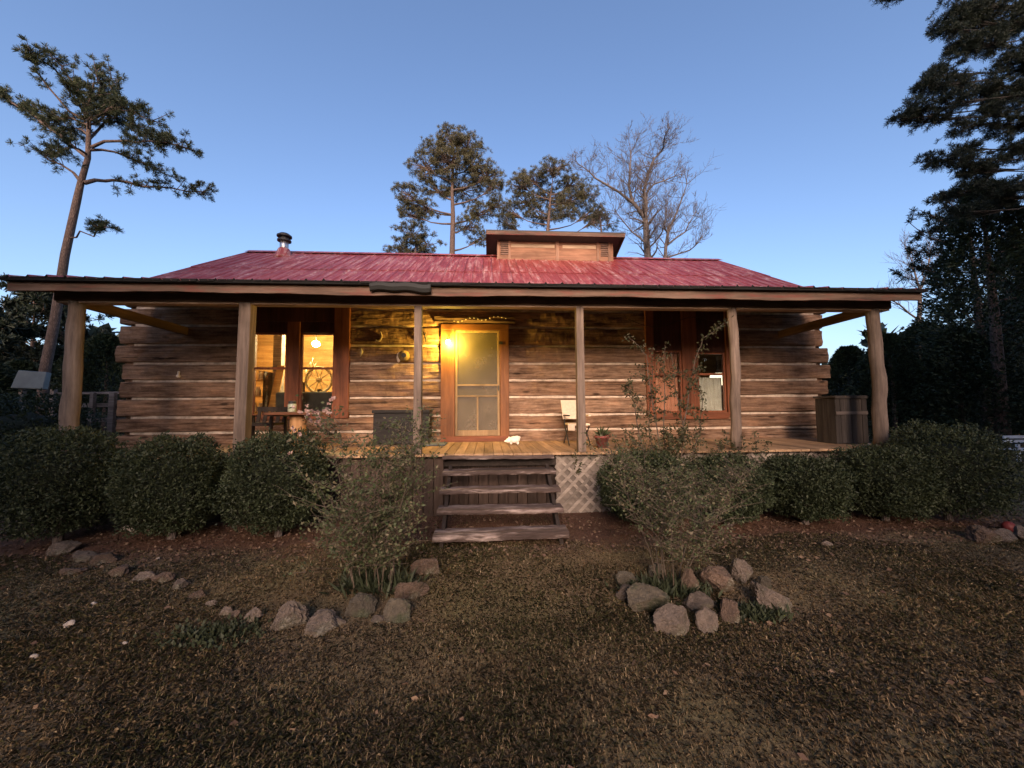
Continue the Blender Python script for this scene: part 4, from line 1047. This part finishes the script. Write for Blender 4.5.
for k, (px, py, w, h, tl_, mt, lab, z0) in enumerate([
    (650, 617, 54, 34, .3, M_rockmoss, 'big mossy green rock at the left of the stone ring', 0),
    (678, 637, 42, 38, .2, M_rock, 'pointed grey rock at the front of the stone ring', 0),
    (703, 614, 36, 26, 0, M_rock, 'oval grey rock in the middle of the stone ring', 0),
    (715, 634, 30, 24, .4, M_rock, 'pale flaked rock at the front right of the ring', 0),
    (734, 622, 24, 30, .1, M_rockred, 'upright brown rock right of the oval rock', 0),
    (727, 597, 42, 28, -.1, M_rockred, 'orange brown flat topped rock behind the oval rock', .05),
    (694, 594, 22, 24, .2, M_rockred, 'small upright tan rock against the rose canes', .03),
    (781, 613, 52, 26, .45, M_rock, 'long pinkish slab leaning out on the right of the ring', 0),
    (748, 584, 34, 24, .2, M_rock, 'white flecked rock at the back right of the ring', .02),
    (768, 590, 18, 18, 0, M_rockmoss, 'dark little rock behind the long slab', 0),
    (628, 590, 26, 18, 0, M_rockmoss, 'half hidden dark rock at the back left of the ring', 0),
    (633, 604, 28, 18, -.2, M_rock, 'grey rock on the back of the mossy rock', 0),
    (660, 580, 24, 16, 0, M_rockmoss, 'shaded rock behind the rose canes', 0)]):
    g_ = ground_at(px, py); sc_ = g_.y/F
    o = rock_obj('rock', lab, g_ + Vector((0, w*sc_*.3, 0)), (w*sc_*.50, w*sc_*.40, h*sc_*.60), k+31, mt, GR, tl_, .30); o.location.z += z0
for k, (px, py, w, h, lab, mt) in enumerate([(983, 541, 30, 16, 'brownish rock below the far right shrub', M_rockred), (1006, 541, 22, 14, 'thin pale rock near the red ball', M_rock), (1021, 539, 18, 16, 'grey rock at the right edge beside the ball', M_rock), (826, 546, 12, 5, 'small flat stone lying on the right lawn', M_rock)]):
    g_ = ground_at(px, py); sc_ = g_.y/F*1.1; rock_obj('rock', lab, g_, (w*sc_*.5, w*sc_*.35, h*sc_*.6), k+61, mt, 'stones by the right shrubs', .1, .2)
for k, (px, py, w) in enumerate([(68, 625, 10), (94, 603, 6), (125, 643, 6), (34, 659, 8), (158, 560, 5), (128, 532, 13)]):
    g_ = ground_at(px, py); sc_ = g_.y/F; rock_obj('pebble', ['white oval pebble on the dark left lawn', 'tiny white pebble above the oval pebble', 'small pale pebble right of the oval pebble', 'greyish flat pebble nearest the lower left corner', 'tiny white pebble in the straw bed', 'flat white stone between the first two shrubs'][k], g_, (w*sc_*.5, w*sc_*.4, w*sc_*.25), k+81, plain('white_pebble', (.30, .26, .225), .8), 'loose white pebbles on the left lawn', 0, .15)
# low green weeds by the rocks
def weeds(name, label, c, r, n, h):
    P = np.stack([rng.normal(0, r, n), rng.normal(0, r*.5, n), np.zeros(n)], axis=1)
    V, Fq = diamonds(P, unit(rand_dirs(n)*.8+np.array([0, 0, .9])), rng.uniform(.4, 1, n)*h, .022)
    o = link(name, arr_mesh(name, V, Fq, leafmat(name+'_leaf', [(.022, .03, .016), (.042, .052, .028)], .2)), None, (c.x, c.y, 0)); return tag(o, label, 'weeds', kind='stuff')
weeds('weed_clump', 'low green weeds left of the large flat rock', ground_at(215, 634), .16, 500, .06)
weeds('weed_clump', 'green weeds between the upright rock and long slab', ground_at(757, 616), .10, 350, .10)
weeds('weed_clump', 'dark leafy weeds at the foot of the bare rose canes', ground_at(668, 592), .18, 500, .16)
weeds('weed_clump', 'leafy weeds at the foot of the blossoming rose', ground_at(378, 588), .15, 500, .22)

# ------------------------------------------------------------------ trees
def grow_limb(mb, pts, r0, r1=.012, n=6):
    k = len(pts); mb.tube(pts, [r0+(r1-r0)*(i/(k-1))**.8 for i in range(k)], n, cap=False)
def pine(name, label, base, H, c0, rad, seed, nl=34, trunk=.22, lean=(0, 0), tuft=(.34, .05, 26), mat=None, prof=None, group=None, sec=6, bark=None, droop=.0):
    random.seed(seed); base = Vector(base)
    o = thing(name, label, 'tree', tuple(base), group)
    st = MB(); pts = []
    for k in range(12):
        t = k/11; pts.append(base + Vector((lean[0]*t + .12*math.sin(t*5+seed)*t, lean[1]*t + .1*math.cos(t*4+seed)*t, -.1 + (H*.97+.1)*t)))
    st.tube(pts, [trunk*(1-.82*(k/11)**1.1) for k in range(12)], 10, cap=False)
    T, TD = [], []
    prof = prof or (lambda u: math.sin(math.pi*(.12+.80*u))**.8)
    for i in range(nl):
        u = (i+random.random()*.8)/nl; t = c0 + (1-c0)*u*.985; q = t*11; ii = min(int(q), 10); p = pts[ii].lerp(pts[ii+1], q-ii)
        az = i*2.39996 + random.uniform(-.5, .5); ln = rad*prof(u)*random.uniform(.6, 1.12); el = random.uniform(-.1, .35) + .7*u*u - droop
        d = Vector((math.cos(az), math.sin(az), el)).normalized(); lp = [p.copy()]
        for k in range(5):
            d = (d + Vector((random.uniform(-.22, .22), random.uniform(-.22, .22), random.uniform(-.1, .26)))).normalized(); lp.append(lp[-1]+d*ln/5)
        r_ = max(.02, trunk*.32*(1-.7*u)*ln/max(rad, .1)); grow_limb(st, lp, r_, .012, 5)
        for k in range(sec):
            s = random.uniform(.3, 1); jj = min(int(s*5), 4); b = lp[jj].lerp(lp[jj+1], s*5-jj)
            dd = (d*.6 + Vector((random.gauss(0, .7), random.gauss(0, .7), random.gauss(.25, .4)))).normalized(); l2 = ln*random.uniform(.14, .34)+.15
            sp_ = [b, b+dd*l2*.5+Vector((0, 0, .03)), b+dd*l2+Vector((0, 0, .1))]; st.tube(sp_, [.016, .012, .007], 4, cap=False)
            for f in (.45, .75, 1.0):
                T.append(b+dd*l2*f + Vector((random.gauss(0, .09), random.gauss(0, .09), random.gauss(0, .07)))); TD.append(dd)
        T.append(lp[-1]); TD.append(d)
    part('trunk', st, bark or M_bark, o, smooth=True)
    T = np.array([tuple(v-base) for v in T]); TD = np.array([tuple(v) for v in TD])
    V, Fq = needles(T, tuft[2], tuft[0], tuft[1], TD, .55)
    link('crown', arr_mesh('crown', V, Fq, mat or M_needle), o)
    return o
# pines over the roof ridge
gp = 'trees standing behind the cabin roof'
def behind(px, Y): return Vector((at(px, 400, Y).x, Y, 0))
def topz(px, py, Y): return at(px, py, Y).z
def lobed_pine(name, label, Y, trunk_px, tr, lobes, seed, group, mat=None, tuft=(.26, .03, 22), dens=1.0, bark=None, lf=.30, per=4, fuzz=1.0, rise=.35):
    """trunk, limbs reaching into rounded foliage masses, each mass many small tufts"""
    random.seed(seed); mat = mat or M_needle
    tp = [at(x, y, Y) for x, y in trunk_px]; base = Vector((tp[0].x, Y, 0)); tp[0].z = -.2
    o = thing(name, label, 'tree', tuple(base), group); st = MB(); k = len(tp)
    st.tube(tp, [tr*(1-.75*i/(k-1)) for i in range(k)], 10, cap=False)
    T, TD = [], []; u = Y/F
    for (px, py, rx, ry) in lobes:
        c = at(px, py, Y) + Vector((0, random.uniform(-.6, .6)*rx*u, 0)); rad = Vector((rx*u, (rx+ry)*.5*u*.9, ry*u))
        cand = [tp[q].lerp(tp[q+1], f) for q in range(k-1) for f in (0, .2, .4, .6, .8)]
        b = min(cand, key=lambda v: (v-c).length*.5 + abs(v.z - (c.z-rise*((v.x-c.x)**2+(v.y-c.y)**2)**.5 - random.uniform(0, .5))))
        mid = b.lerp(c, .55) + Vector((0, 0, -.08*(c-b).length))
        st.tube([b, b.lerp(mid, .5)-Vector((0, 0, .05)), mid, c], [tr*lf, tr*lf*.75, tr*lf*.5, .018], 6, cap=False)
        for q in range(max(8, int(rx*ry*.17*dens))):
            d = Vector((random.gauss(0, 1), random.gauss(0, 1), random.gauss(.15, 1))).normalized(); rr = random.uniform(.35, 1)**.6*(1 if fuzz == 1 else random.uniform(.75, fuzz))
            p = c + Vector((d.x*rad.x, d.y*rad.y, d.z*rad.z))*rr*random.uniform(.85, 1.08)
            st.tube([mid.lerp(c, random.uniform(.2, 1)), c.lerp(p, .55)+Vector((0, 0, -.06)), p], [.018*u*20, .013*u*20, .006*u*20], 4, cap=False)
            for f in range(per):
                T.append(p + Vector((random.gauss(0, .15), random.gauss(0, .15), random.gauss(0, .08)))*u*14*fuzz); TD.append((d+Vector((0, 0, .5))).normalized())
    part('trunk', st, bark or M_bark, o, smooth=True)
    T = np.array([tuple(v-base) for v in T]); TD = np.array([tuple(v) for v in TD])
    V, Fq = needles(T, tuft[2], tuft[0], tuft[1], TD, .5); link('crown', arr_mesh('crown', V, Fq, mat), o); return o
lobed_pine('pine_tree', 'tall rounded pine behind the roof left of the cupola', 26, [(452, 420), (452, 260), (453, 215), (452, 190), (454, 150)], .24, [
    (452, 143, 18, 13), (436, 152, 17, 13), (468, 152, 18, 13), (426, 170, 20, 14), (450, 166, 22, 16), (474, 168, 20, 14), (488, 178, 18, 12), (462, 184, 24, 14), (436, 186, 18, 12), (494, 192, 14, 8),
    (408, 196, 15, 12), (424, 206, 18, 10), (412, 212, 16, 9), (482, 212, 18, 10), (468, 226, 16, 9), (498, 206, 12, 8), (480, 236, 14, 8)], 3, gp, M_olive, (.20, .017, 26), 1.25)
lobed_pine('pine_tree', 'broad flat topped pine directly behind the cupola', 30, [(545, 420), (547, 240), (549, 215), (551, 190)], .22, [
    (532, 178, 17, 10), (552, 174, 20, 9), (572, 180, 18, 10), (586, 194, 14, 10), (518, 188, 13, 11), (524, 200, 15, 11), (548, 192, 22, 12), (570, 200, 18, 12), (512, 210, 13, 10), (590, 212, 12, 9), (540, 212, 20, 10), (565, 216, 16, 9), (506, 224, 12, 8), (600, 218, 10, 9)], 5, gp, M_olive, (.21, .018, 24), 1.6)
lobed_pine('pine_tree', 'short pine showing over the roof below the tall rounded pine', 22, [(415, 420), (415, 262), (416, 240)], .14, [(414, 236, 18, 10), (402, 244, 15, 8), (428, 244, 15, 8), (414, 250, 22, 8), (396, 252, 10, 5)], 8, gp, M_olive, (.18, .016, 26), 1.1)
lobed_pine('pine_tree', 'small pine tuft between the cupola and the bare tree', 27, [(603, 420), (602, 240), (600, 215)], .13, [(598, 212, 10, 8), (610, 222, 10, 8), (592, 222, 9, 7)], 9, gp, M_olive, (.18, .016, 24), 1.1)
# bare trees
def twigs(mb, p, d, ln, r, depth, spread=.55):
    n = 4; pts = [p.copy()]; rad = [r]
    for k in range(n):
        d = (d + Vector((random.gauss(0, .13), random.gauss(0, .13), random.gauss(.05, .10)))).normalized(); pts.append(pts[-1]+d*ln/n); rad.append(r*(1-.55*(k+1)/n))
    mb.tube(pts, rad, 5 if depth > 2 else 3, cap=False)
    if depth <= 0: return
    for k in range(3 if depth > 1 else 4):
        i = random.choice((1, 2, 3, 4, 4)); dd = (d + Vector((random.gauss(0, spread), random.gauss(0, spread), random.gauss(.12, spread*.7)))).normalized()
        twigs(mb, pts[i], dd, ln*random.uniform(.5, .8), max(rad[i]*.6, .0075), depth-1, spread)
def bare(name, label, Y, limbs, seed, group, depth=3, rmin=.011):
    random.seed(seed)
    base = behind(limbs[0][0][0], Y); o = thing(name, label, 'tree', tuple(base), group); st = MB()
    for li, (pxs, ra, rb_) in enumerate([(l[0:-2] if False else l[0:-2], l[-2], l[-1]) for l in limbs]):
        pts = [at(x, y, Y + (0 if li == 0 else random.uniform(-.2, .2)*i)) for i, (x, y) in enumerate(pxs)]
        if li == 0: pts[0].z = -.1
        fine = []
        for i in range(len(pts)-1):
            for t in (0, .5): fine.append(pts[i].lerp(pts[i+1], t) + Vector((random.uniform(-.05, .05), 0, random.uniform(-.05, .05)))*(1 if t else 0))
        fine.append(pts[-1]); k = len(fine); rad = [ra+(rb_-ra)*i/(k-1) for i in range(k)]
        st.tube(fine, rad, 8, cap=False)
        for i in range(2 if li == 0 else 1, k):
            if li == 0 and fine[i].z < 7: continue
            tdir = (fine[i]-fine[i-1]).normalized()
            for q in range(4):
                dd = (tdir*.5 + Vector((random.gauss(0, .8), random.gauss(0, .8), random.gauss(.4, .5)))).normalized()
                twigs(st, fine[i], dd, random.uniform(.5, 1.35)*Y/24, max(rad[i]*.35, .018), depth-1)
        twigs(st, fine[-1], (fine[-1]-fine[-2]).normalized(), 0.7*Y/24, rb_, depth)
    part('trunk', st, M_barkg, o, smooth=True); return o
bare('bare_tree', 'tall forked leafless tree right of the cupola', 24, [
    [(648, 420), (648, 260), (646, 227), (645, 219), .26, .17],
    [(645, 219), (633, 203), (629, 186), (630, 165), (630.5, 152), .13, .03],
    [(633, 203), (619, 192), (595, 178), (583, 167), .10, .03],
    [(645, 219), (646, 202), (644, 192), (648, 174), (654, 159), (663, 149), (664, 141), .15, .03],
    [(645, 196), (654, 184), (675, 176), .08, .025], [(647, 245), (632, 232), (616, 212), .07, .02], [(647, 250), (660, 236), (668, 222), .06, .02]], 31, gp, 4)
bare('bare_tree', 'smaller leafless tree right of the tall forked one', 22, [[(663, 420), (665, 260), (668, 233), .13, .09], [(668, 233), (677, 212), (687, 184), .08, .02], [(668, 233), (664, 225), (667, 205), .06, .02], [(667, 245), (685, 232), (694, 215), .06, .02], [(666, 258), (690, 250), (700, 240), .05, .02]], 32, gp, 3)
bare('bare_tree', 'thin leafless tree over the right end of the porch roof', 19, [[(916, 420), (918, 330), (920, 290), .13, .08], [(920, 290), (914, 270), (909, 255), .05, .02], [(920, 290), (928, 270), (930, 252), .05, .02], [(919, 320), (900, 305), (890, 300), .05, .02]], 33, 'trees along the right edge of the yard', 3)

# leaning pine on the left
def traced_pine(name, label, Y, trunk_px, tr, limbs, seed, tuft, mat, group, dens=1.0, dspread=.5):
    random.seed(seed)
    tp = [at(x, y, Y) for x, y in trunk_px]; base = Vector((tp[0].x, Y, 0)); tp[0].z = -.2
    o = thing(name, label, 'tree', tuple(base), group); st = MB()
    fine = []
    for i in range(len(tp)-1):
        for t in (0, .5): fine.append(tp[i].lerp(tp[i+1], t))
    fine.append(tp[-1]); k = len(fine)
    st.tube(fine, [tr*(1-.8*(i/(k-1))**1.3) for i in range(k)], 12, cap=False)
    T, TD = [], []; sc = Y/14
    for (pxs, r0, f0, wid) in limbs:
        dy = random.uniform(-1, 1)*dspread*Y/14
        lp = [at(x, y, Y + dy*i) for i, (x, y) in enumerate(pxs)]
        fl = []
        for i in range(len(lp)-1):
            for t in (0, .5): fl.append(lp[i].lerp(lp[i+1], t) + (Vector((0, 0, 0)) if t == 0 else Vector((random.gauss(0, .05), random.gauss(0, .1), random.gauss(0, .06)))*sc))
        fl.append(lp[-1]); grow_limb(st, fl, r0, .012, 6)
        m_ = len(fl)-1; tot = sum((fl[i+1]-fl[i]).length for i in range(m_))
        for q in range(int(tot*5*dens*wid/.6/sc)):
            s = f0 + (1-f0)*random.random(); jj = min(int(s*m_), m_-1); b = fl[jj].lerp(fl[jj+1], s*m_-jj); ld = (fl[jj+1]-fl[jj]).normalized()
            dd = (ld*.7 + Vector((random.gauss(0, .6), random.gauss(0, .8), random.gauss(.22, .5)))).normalized(); l2 = wid*random.uniform(.25, 1)*sc
            st.tube([b, b+dd*l2*.5+Vector((0, 0, .02)), b+dd*l2+Vector((0, 0, .06))], [.013, .010, .006], 4, cap=False)
            for f in (.5, .8, 1.0): T.append(b+dd*l2*f+Vector((random.gauss(0, .06), random.gauss(0, .06), random.gauss(0, .05)))*sc); TD.append(dd)
    part('trunk', st, M_bark, o, smooth=True)
    T = np.array([tuple(v-base) for v in T]); TD = np.array([tuple(v) for v in TD])
    V, Fq = needles(T, tuft[2], tuft[0], tuft[1], TD, .7); link('crown', arr_mesh('crown', V, Fq, mat), o); return o
traced_pine('pine_tree', 'tall leaning pine standing alone left of the cabin', 14, [(40, 400), (45, 370), (55, 320), (65, 255), (77, 200), (81, 182), (88, 158), (89, 121), (82, 98), (70, 82)], .145, [
    ([(81, 182), (62, 165), (40, 152)], .06, .35, .55),
    ([(84, 183), (105, 181), (127, 182), (160, 187), (190, 192), (211, 193)], .075, .3, .5),
    ([(88, 158), (60, 135), (30, 112), (0, 95), (-8, 88)], .07, .25, .5),
    ([(86, 121), (57, 97), (36, 70), (22, 52)], .045, .45, .30),
    ([(92, 147), (125, 141), (150, 141), (184, 147)], .06, .3, .6),
    ([(90, 150), (115, 152), (150, 165), (175, 178)], .055, .3, .55),
    ([(89, 121), (110, 108), (135, 112), (158, 122)], .06, .1, .7),
    ([(89, 125), (72, 118), (55, 122), (40, 112)], .05, .2, .5),
    ([(85, 110), (92, 95), (98, 82), (96, 72)], .05, .1, .75),
    ([(80, 100), (74, 84), (62, 66), (56, 58)], .05, .1, .65),
    ([(72, 86), (54, 68), (38, 56), (28, 48)], .04, .1, .36),
    ([(84, 105), (98, 98), (112, 92), (112, 78)], .04, .1, .7),
    ([(86, 118), (78, 102), (70, 92), (64, 86)], .04, .1, .7), ([(88, 125), (104, 116), (116, 106), (122, 100)], .04, .1, .7), ([(88, 130), (96, 112), (92, 98)], .03, .1, .7),
    ([(88, 140), (100, 128), (120, 122), (145, 128), (165, 138)], .05, .15, .65),
    ([(88, 155), (75, 148), (62, 150), (55, 158)], .04, .2, .55),
    ([(88, 135), (75, 128), (66, 135)], .04, .1, .6),
    ([(68, 238), (80, 231), (98, 229), (112, 227)], .03, .55, .30)], 41, (.15, .0105, 44), M_needle, None, 2.2)
# big pine overhanging from the right edge
lobed_pine('pine_tree', 'huge dark pine overhanging from the right edge of the yard', 10, [(1090, 470), (1090, 300), (1086, 150), (1080, 40), (1076, -120), (1075, -230)], .34, [
    (960, 18, 20, 12), (946, 33, 10, 6), (985, 8, 22, 12), (1010, 24, 24, 14), (962, 50, 16, 9), (986, 44, 18, 10), (1006, 66, 20, 12), (944, 72, 16, 9), (930, 86, 13, 8), (965, 82, 14, 8), (990, 88, 18, 9), (1016, 96, 20, 12),
    (910, 112, 13, 7), (926, 119, 14, 8), (946, 108, 14, 7), (898, 121, 7, 4), (966, 126, 12, 7), (986, 116, 14, 8), (1006, 128, 16, 9), (976, 146, 12, 7), (936, 160, 13, 6), (951, 167, 11, 6), (970, 172, 14, 7), (996, 166, 15, 8),
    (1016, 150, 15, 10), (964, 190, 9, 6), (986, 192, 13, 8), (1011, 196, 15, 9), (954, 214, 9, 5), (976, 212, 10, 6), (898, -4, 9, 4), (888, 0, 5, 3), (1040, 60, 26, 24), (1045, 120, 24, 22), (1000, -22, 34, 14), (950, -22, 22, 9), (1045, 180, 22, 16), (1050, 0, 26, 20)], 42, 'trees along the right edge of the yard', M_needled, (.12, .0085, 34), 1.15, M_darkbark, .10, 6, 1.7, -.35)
# cedars and dark woods on the right
def cedar(name, label, base, H, rad, seed, n=9000, mat=M_cedar, group=None, leaf=.20, c0=.04):
    random.seed(seed); base = Vector(base); o = thing(name, label, 'tree', tuple(base), group)
    st = MB(); st.tube([base+Vector((0, 0, -.1)), base+Vector((.05, 0, H*.5)), base+Vector((0, .05, H*.97))], [H*.022, H*.014, .01], 8, cap=False)
    t = rng.random(n)**.75; z = c0*H + (1-c0)*H*t; az = rng.uniform(0, 2*np.pi, n)
    rr = rad*((1-t)**.7*.95+.05)
    lump = np.array([1 + .45*mnoise.noise((math.cos(a)*1.6+seed, math.sin(a)*1.6, zz*.75)) + .3*mnoise.noise((math.cos(a)*4+seed, math.sin(a)*4, zz*2.2)) for a, zz in zip(az, z)])
    r = rr*lump*(1-.5*rng.random(n)**1.6)
    P = np.stack([np.cos(az)*r, np.sin(az)*r, z], axis=1)
    D = unit(np.stack([np.cos(az), np.sin(az), np.full(n, .35)], axis=1) + rand_dirs(n)*.8)
    V, Fq = diamonds(P, D, rng.uniform(.5, 1.2, n)*leaf, rng.uniform(.25, .5, n)*leaf)
    part('trunk', st, M_bark, o, smooth=True); link('crown', arr_mesh('crown', V, Fq, mat), o); return o
gr = 'trees along the right edge of the yard'
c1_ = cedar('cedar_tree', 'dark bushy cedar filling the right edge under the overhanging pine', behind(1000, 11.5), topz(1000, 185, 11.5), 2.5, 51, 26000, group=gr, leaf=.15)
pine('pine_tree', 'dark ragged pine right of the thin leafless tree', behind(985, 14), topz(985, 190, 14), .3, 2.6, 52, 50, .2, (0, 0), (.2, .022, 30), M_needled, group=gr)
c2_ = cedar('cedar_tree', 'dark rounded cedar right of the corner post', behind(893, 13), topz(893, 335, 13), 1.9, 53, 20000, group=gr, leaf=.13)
labs = ['low dark evergreen just past the right end of the cabin', 'dark evergreen between the corner post and thin leafless tree', 'black evergreen behind the far right shrub', 'dense evergreen at the far right above the white bench', 'tall evergreen deep in the right hand woods']
for lab, (px, top, Y, src) in zip(labs, [(850, 348, 15, c2_), (930, 325, 16, c2_), (962, 330, 12.5, c2_), (1045, 290, 13.5, c1_), (1030, 255, 19, c1_)]):
    b = behind(px, Y); h = topz(px, top, Y); h0 = 4.1 if src is c2_ else 8.2
    dup(src, b, random.uniform(0, 6), (1.15*h/h0 if src is c2_ else h/h0, 1.1, h/h0), lab)
# left background: pines, bushes
gl = 'trees beyond the left end of the cabin'
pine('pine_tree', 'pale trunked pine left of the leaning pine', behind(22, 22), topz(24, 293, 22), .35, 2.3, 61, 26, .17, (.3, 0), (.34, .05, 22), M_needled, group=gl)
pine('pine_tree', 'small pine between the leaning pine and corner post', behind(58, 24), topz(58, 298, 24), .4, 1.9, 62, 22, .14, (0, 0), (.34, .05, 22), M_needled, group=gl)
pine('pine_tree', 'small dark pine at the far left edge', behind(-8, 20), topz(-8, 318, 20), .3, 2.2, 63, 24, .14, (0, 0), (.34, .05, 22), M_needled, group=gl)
dup(c2_, behind(104, 16), 1.0, (1.05, 1, .95*topz(104, 330, 16)/4.1), 'dark evergreen between the corner post and log wall', gl)
dup(c2_, behind(75, 19), 2.0, (1.2, 1, topz(75, 352, 19)/4.1), 'dark evergreen behind the left corner post', gl)
dup(c2_, behind(20, 18), 3.0, (1.6, 1.1, topz(20, 362, 18)/4.1), 'low evergreen behind the pale metal sheet', gl)
dup(c2_, behind(-25, 15), 4.0, (1.4, 1, topz(-25, 360, 15)/4.1), 'low evergreen at the far left edge of the yard', gl)
make_shrub('shrub', 'black unclipped bush in front of the pale metal sheet', (at(20, 440, 8.2).x, 8.2), 1.5, .8, at(20, 392, 8.2).z, 91, 9000, M_cedar, gl, .08)
# distant woods, plus unseen ones added behind the camera
random.seed(70)
def woods(name, label, arc, Rr, H0, H1, n, seed):
    P, D = [], []
    for k in range(n):
        a = random.uniform(*arc); r = Rr+random.uniform(0, 14); hgt = H0+(H1-H0)*(.5+.5*mnoise.noise((a*9, seed, 0)))
        cx_, cy_ = math.sin(a)*r, math.cos(a)*r; rad = random.uniform(1.6, 3); hh = hgt*random.uniform(.6, 1.05)
        m = 330; t = rng.random(m); az = rng.uniform(0, 6.283, m); q = rad*np.sqrt(rng.random(m))*(1-.75*t)
        P.append(np.stack([cx_+np.cos(az)*q, cy_+np.sin(az)*q, .3+hh*t], axis=1))
    P = np.concatenate(P); V, Fq = diamonds(P, unit(rand_dirs(len(P))+np.array([0, 0, .3])), rng.uniform(.5, 1.1, len(P)), rng.uniform(.3, .55, len(P)))
    o = link(name, arr_mesh(name, V, Fq, M_needled)); return tag(o, label, 'woods', kind='stuff')
woods('distant_woods', 'dark woods closing off the yard behind the cabin', (-1.5, 1.7), 34, 4, 8, 330, 4)

woods('distant_woods', 'unseen woods added behind the camera to darken window reflections', (2.3, 4.0), 30, 6, 8.5, 260, 9)  # out-of-view woods added so the panes mirror something dark
for px_, py_, h_, src in ((-8.0, -6.5, 17, c1_), (8.4, -6.5, 17, c1_), (-11, -9, 19, c1_), (11.5, -9, 19, c1_), (-9.2, -3.6, 15, c1_), (9.6, -3.6, 15, c1_), (-7.2, -10.5, 20, c1_), (7.6, -10.5, 20, c1_), (-15, -5, 13, c1_), (-19, 0, 12, c1_), (-12.5, -10, 14, c1_), (-21, 6, 11, c1_), (15, -5, 13, c1_), (18, 0, 13, c1_), (12.5, -10, 14, c1_), (20, 5, 12, c1_)):
    dup(src, (px_, py_, 0), px_, (1.7, 1.7, h_/8.2), 'unseen evergreen added to shade the sides of the yard', 'unseen evergreens added for side shade')  # out-of-view trees added to dim both sides of the scene like a vignette
# ------------------------------------------------------------------ left yard things
Y = 9.4; a, b_ = at(70, 394, Y), at(121, 393, Y)
fe = thing('rail_fence', 'short weathered rail fence beside the left end of the cabin', 'fence', ((a.x+b_.x)/2, Y, 0))
zt = (a.z+b_.z)/2
for z in (zt, zt-.28, zt-.62):
    m = MB(); m.bar((a.x-.3, Y, z), (b_.x+.15, Y+.05, z+.02), .035, .055 if z == zt else .09); part('rail', m, M_grey, fe, bevel=.005)
for px, w in ((92, .08), (112, .12), (66, .09)):
    p = at(px, 400, Y-.06); m = MB(); m.bar((p.x, Y-.06, -.1), (p.x+.02, Y-.06, zt+.02), w, .08, (0, 1, 0)); part('post', m, M_grey, fe, bevel=.006)
Y = 11.5; q = [at(18, 370, Y), at(46, 372, Y), at(42, 389, Y-.2), at(10, 388, Y-.2)]
ms = thing('well_cover', 'pale grey sheet metal cover below the leaning pine', 'cover', ((q[0].x+q[1].x)/2, Y+.3, 0))
m = MB(); vs = [tuple(p) for p in q] + [(p.x, p.y+.15, p.z-.02) for p in q]; m.add(vs, [(3,2,1,0),(4,5,6,7),(0,1,5,4),(1,2,6,5),(2,3,7,6),(3,0,4,7)]); part('panel', m, plain('dull_zinc', (.13, .14, .13), .6, .3, scale=3), ms, bevel=.02)
for p in (q[2], q[3]):
    m = MB(); m.bar((p.x*1.0+.1, Y, -.1), (p.x+.1, Y, p.z), .1, .1, (0, 1, 0)); part('leg', m, M_grey, ms)
# right yard: bench, ball
b = ground_at(1013, 462); sc_ = b.y/F
bn = thing('garden_bench', 'white bench on the grass at the far right edge', 'bench', (b.x, b.y, 0))
M_white = plain('white_paint', (.74, .74, .76), .5, var=.08)
x0 = b.x-.12; L_ = 1.3
m = MB()
for k in range(4): m.box(x0, x0+L_, b.y-.22+.11*k, b.y-.13+.11*k, .33, .36)
part('seat', m, M_white, bn)
m = MB()
for z in (.50, .62): m.box(x0+.25, x0+L_, b.y+.24, b.y+.27, z, z+.08)
part('backrest', m, M_white, bn)
for x in (x0+.05, x0+L_-.05):
    m = MB(); m.box(x-.03, x+.03, b.y-.2, b.y-.14, -.05, .5 if x < b.x+.3 else .32); part('leg', m, M_white, bn)
    m = MB(); m.box(x-.03, x+.03, b.y+.15, b.y+.21, -.05, .33); part('leg', m, M_white, bn)
b = ground_at(1009, 532); r_ = 7*b.y/F*.8
m = MB(); m.ball((b.x, b.y, r_), r_, 3); tag(part('red_ball', m, plain('red_rubber', (.16, .025, .025), .6, var=.1), None, smooth=True, loc=(b.x, b.y, 0)), 'red ball beside the rocks under the far right shrub', 'ball')

# ------------------------------------------------------------------ light
SUN_EL, SUN_AZ = 21.0, 183.0     # low western glow behind the photographer
w = bpy.data.worlds.new('World'); scene.world = w; w.use_nodes = True
nt = w.node_tree; bg = nt.nodes['Background']; sk = nt.nodes.new('ShaderNodeTexSky'); sk.sky_type = 'NISHITA'; sk.sun_disc = False
sk.sun_elevation = R(SUN_EL); sk.sun_rotation = R(SUN_AZ); sk.ozone_density = 5.0; sk.dust_density = 2.2; sk.air_density = 1.0
nt.links.new(mix(nt, 1, sk.outputs[0], (1.0, .845, .785), 'MULTIPLY'), bg.inputs[0]); bg.inputs[1].default_value = .146
s = bpy.data.lights.new('sun', 'SUN'); s.energy = 2.5; s.angle = R(28); s.color = (1, .70, .50)
so_ = bpy.data.objects.new('sun', s); COL.objects.link(so_)
az = R(SUN_AZ); tosun = Vector((math.sin(az)*math.cos(R(SUN_EL)), math.cos(az)*math.cos(R(SUN_EL)), math.sin(R(SUN_EL))))
so_.rotation_euler = tosun.to_track_quat('Z', 'Y').to_euler()
vs_ = scene.view_settings; vs_.view_transform = 'Standard'; vs_.look = 'None'; vs_.gamma = 1; vs_.use_curve_mapping = False; vs_.exposure = 1.3
scene.render.engine = 'CYCLES'; scene.cycles.use_denoising = True; scene.cycles.max_bounces = 6; scene.cycles.transparent_max_bounces = 12
scene.cycles.sample_clamp_indirect = 4
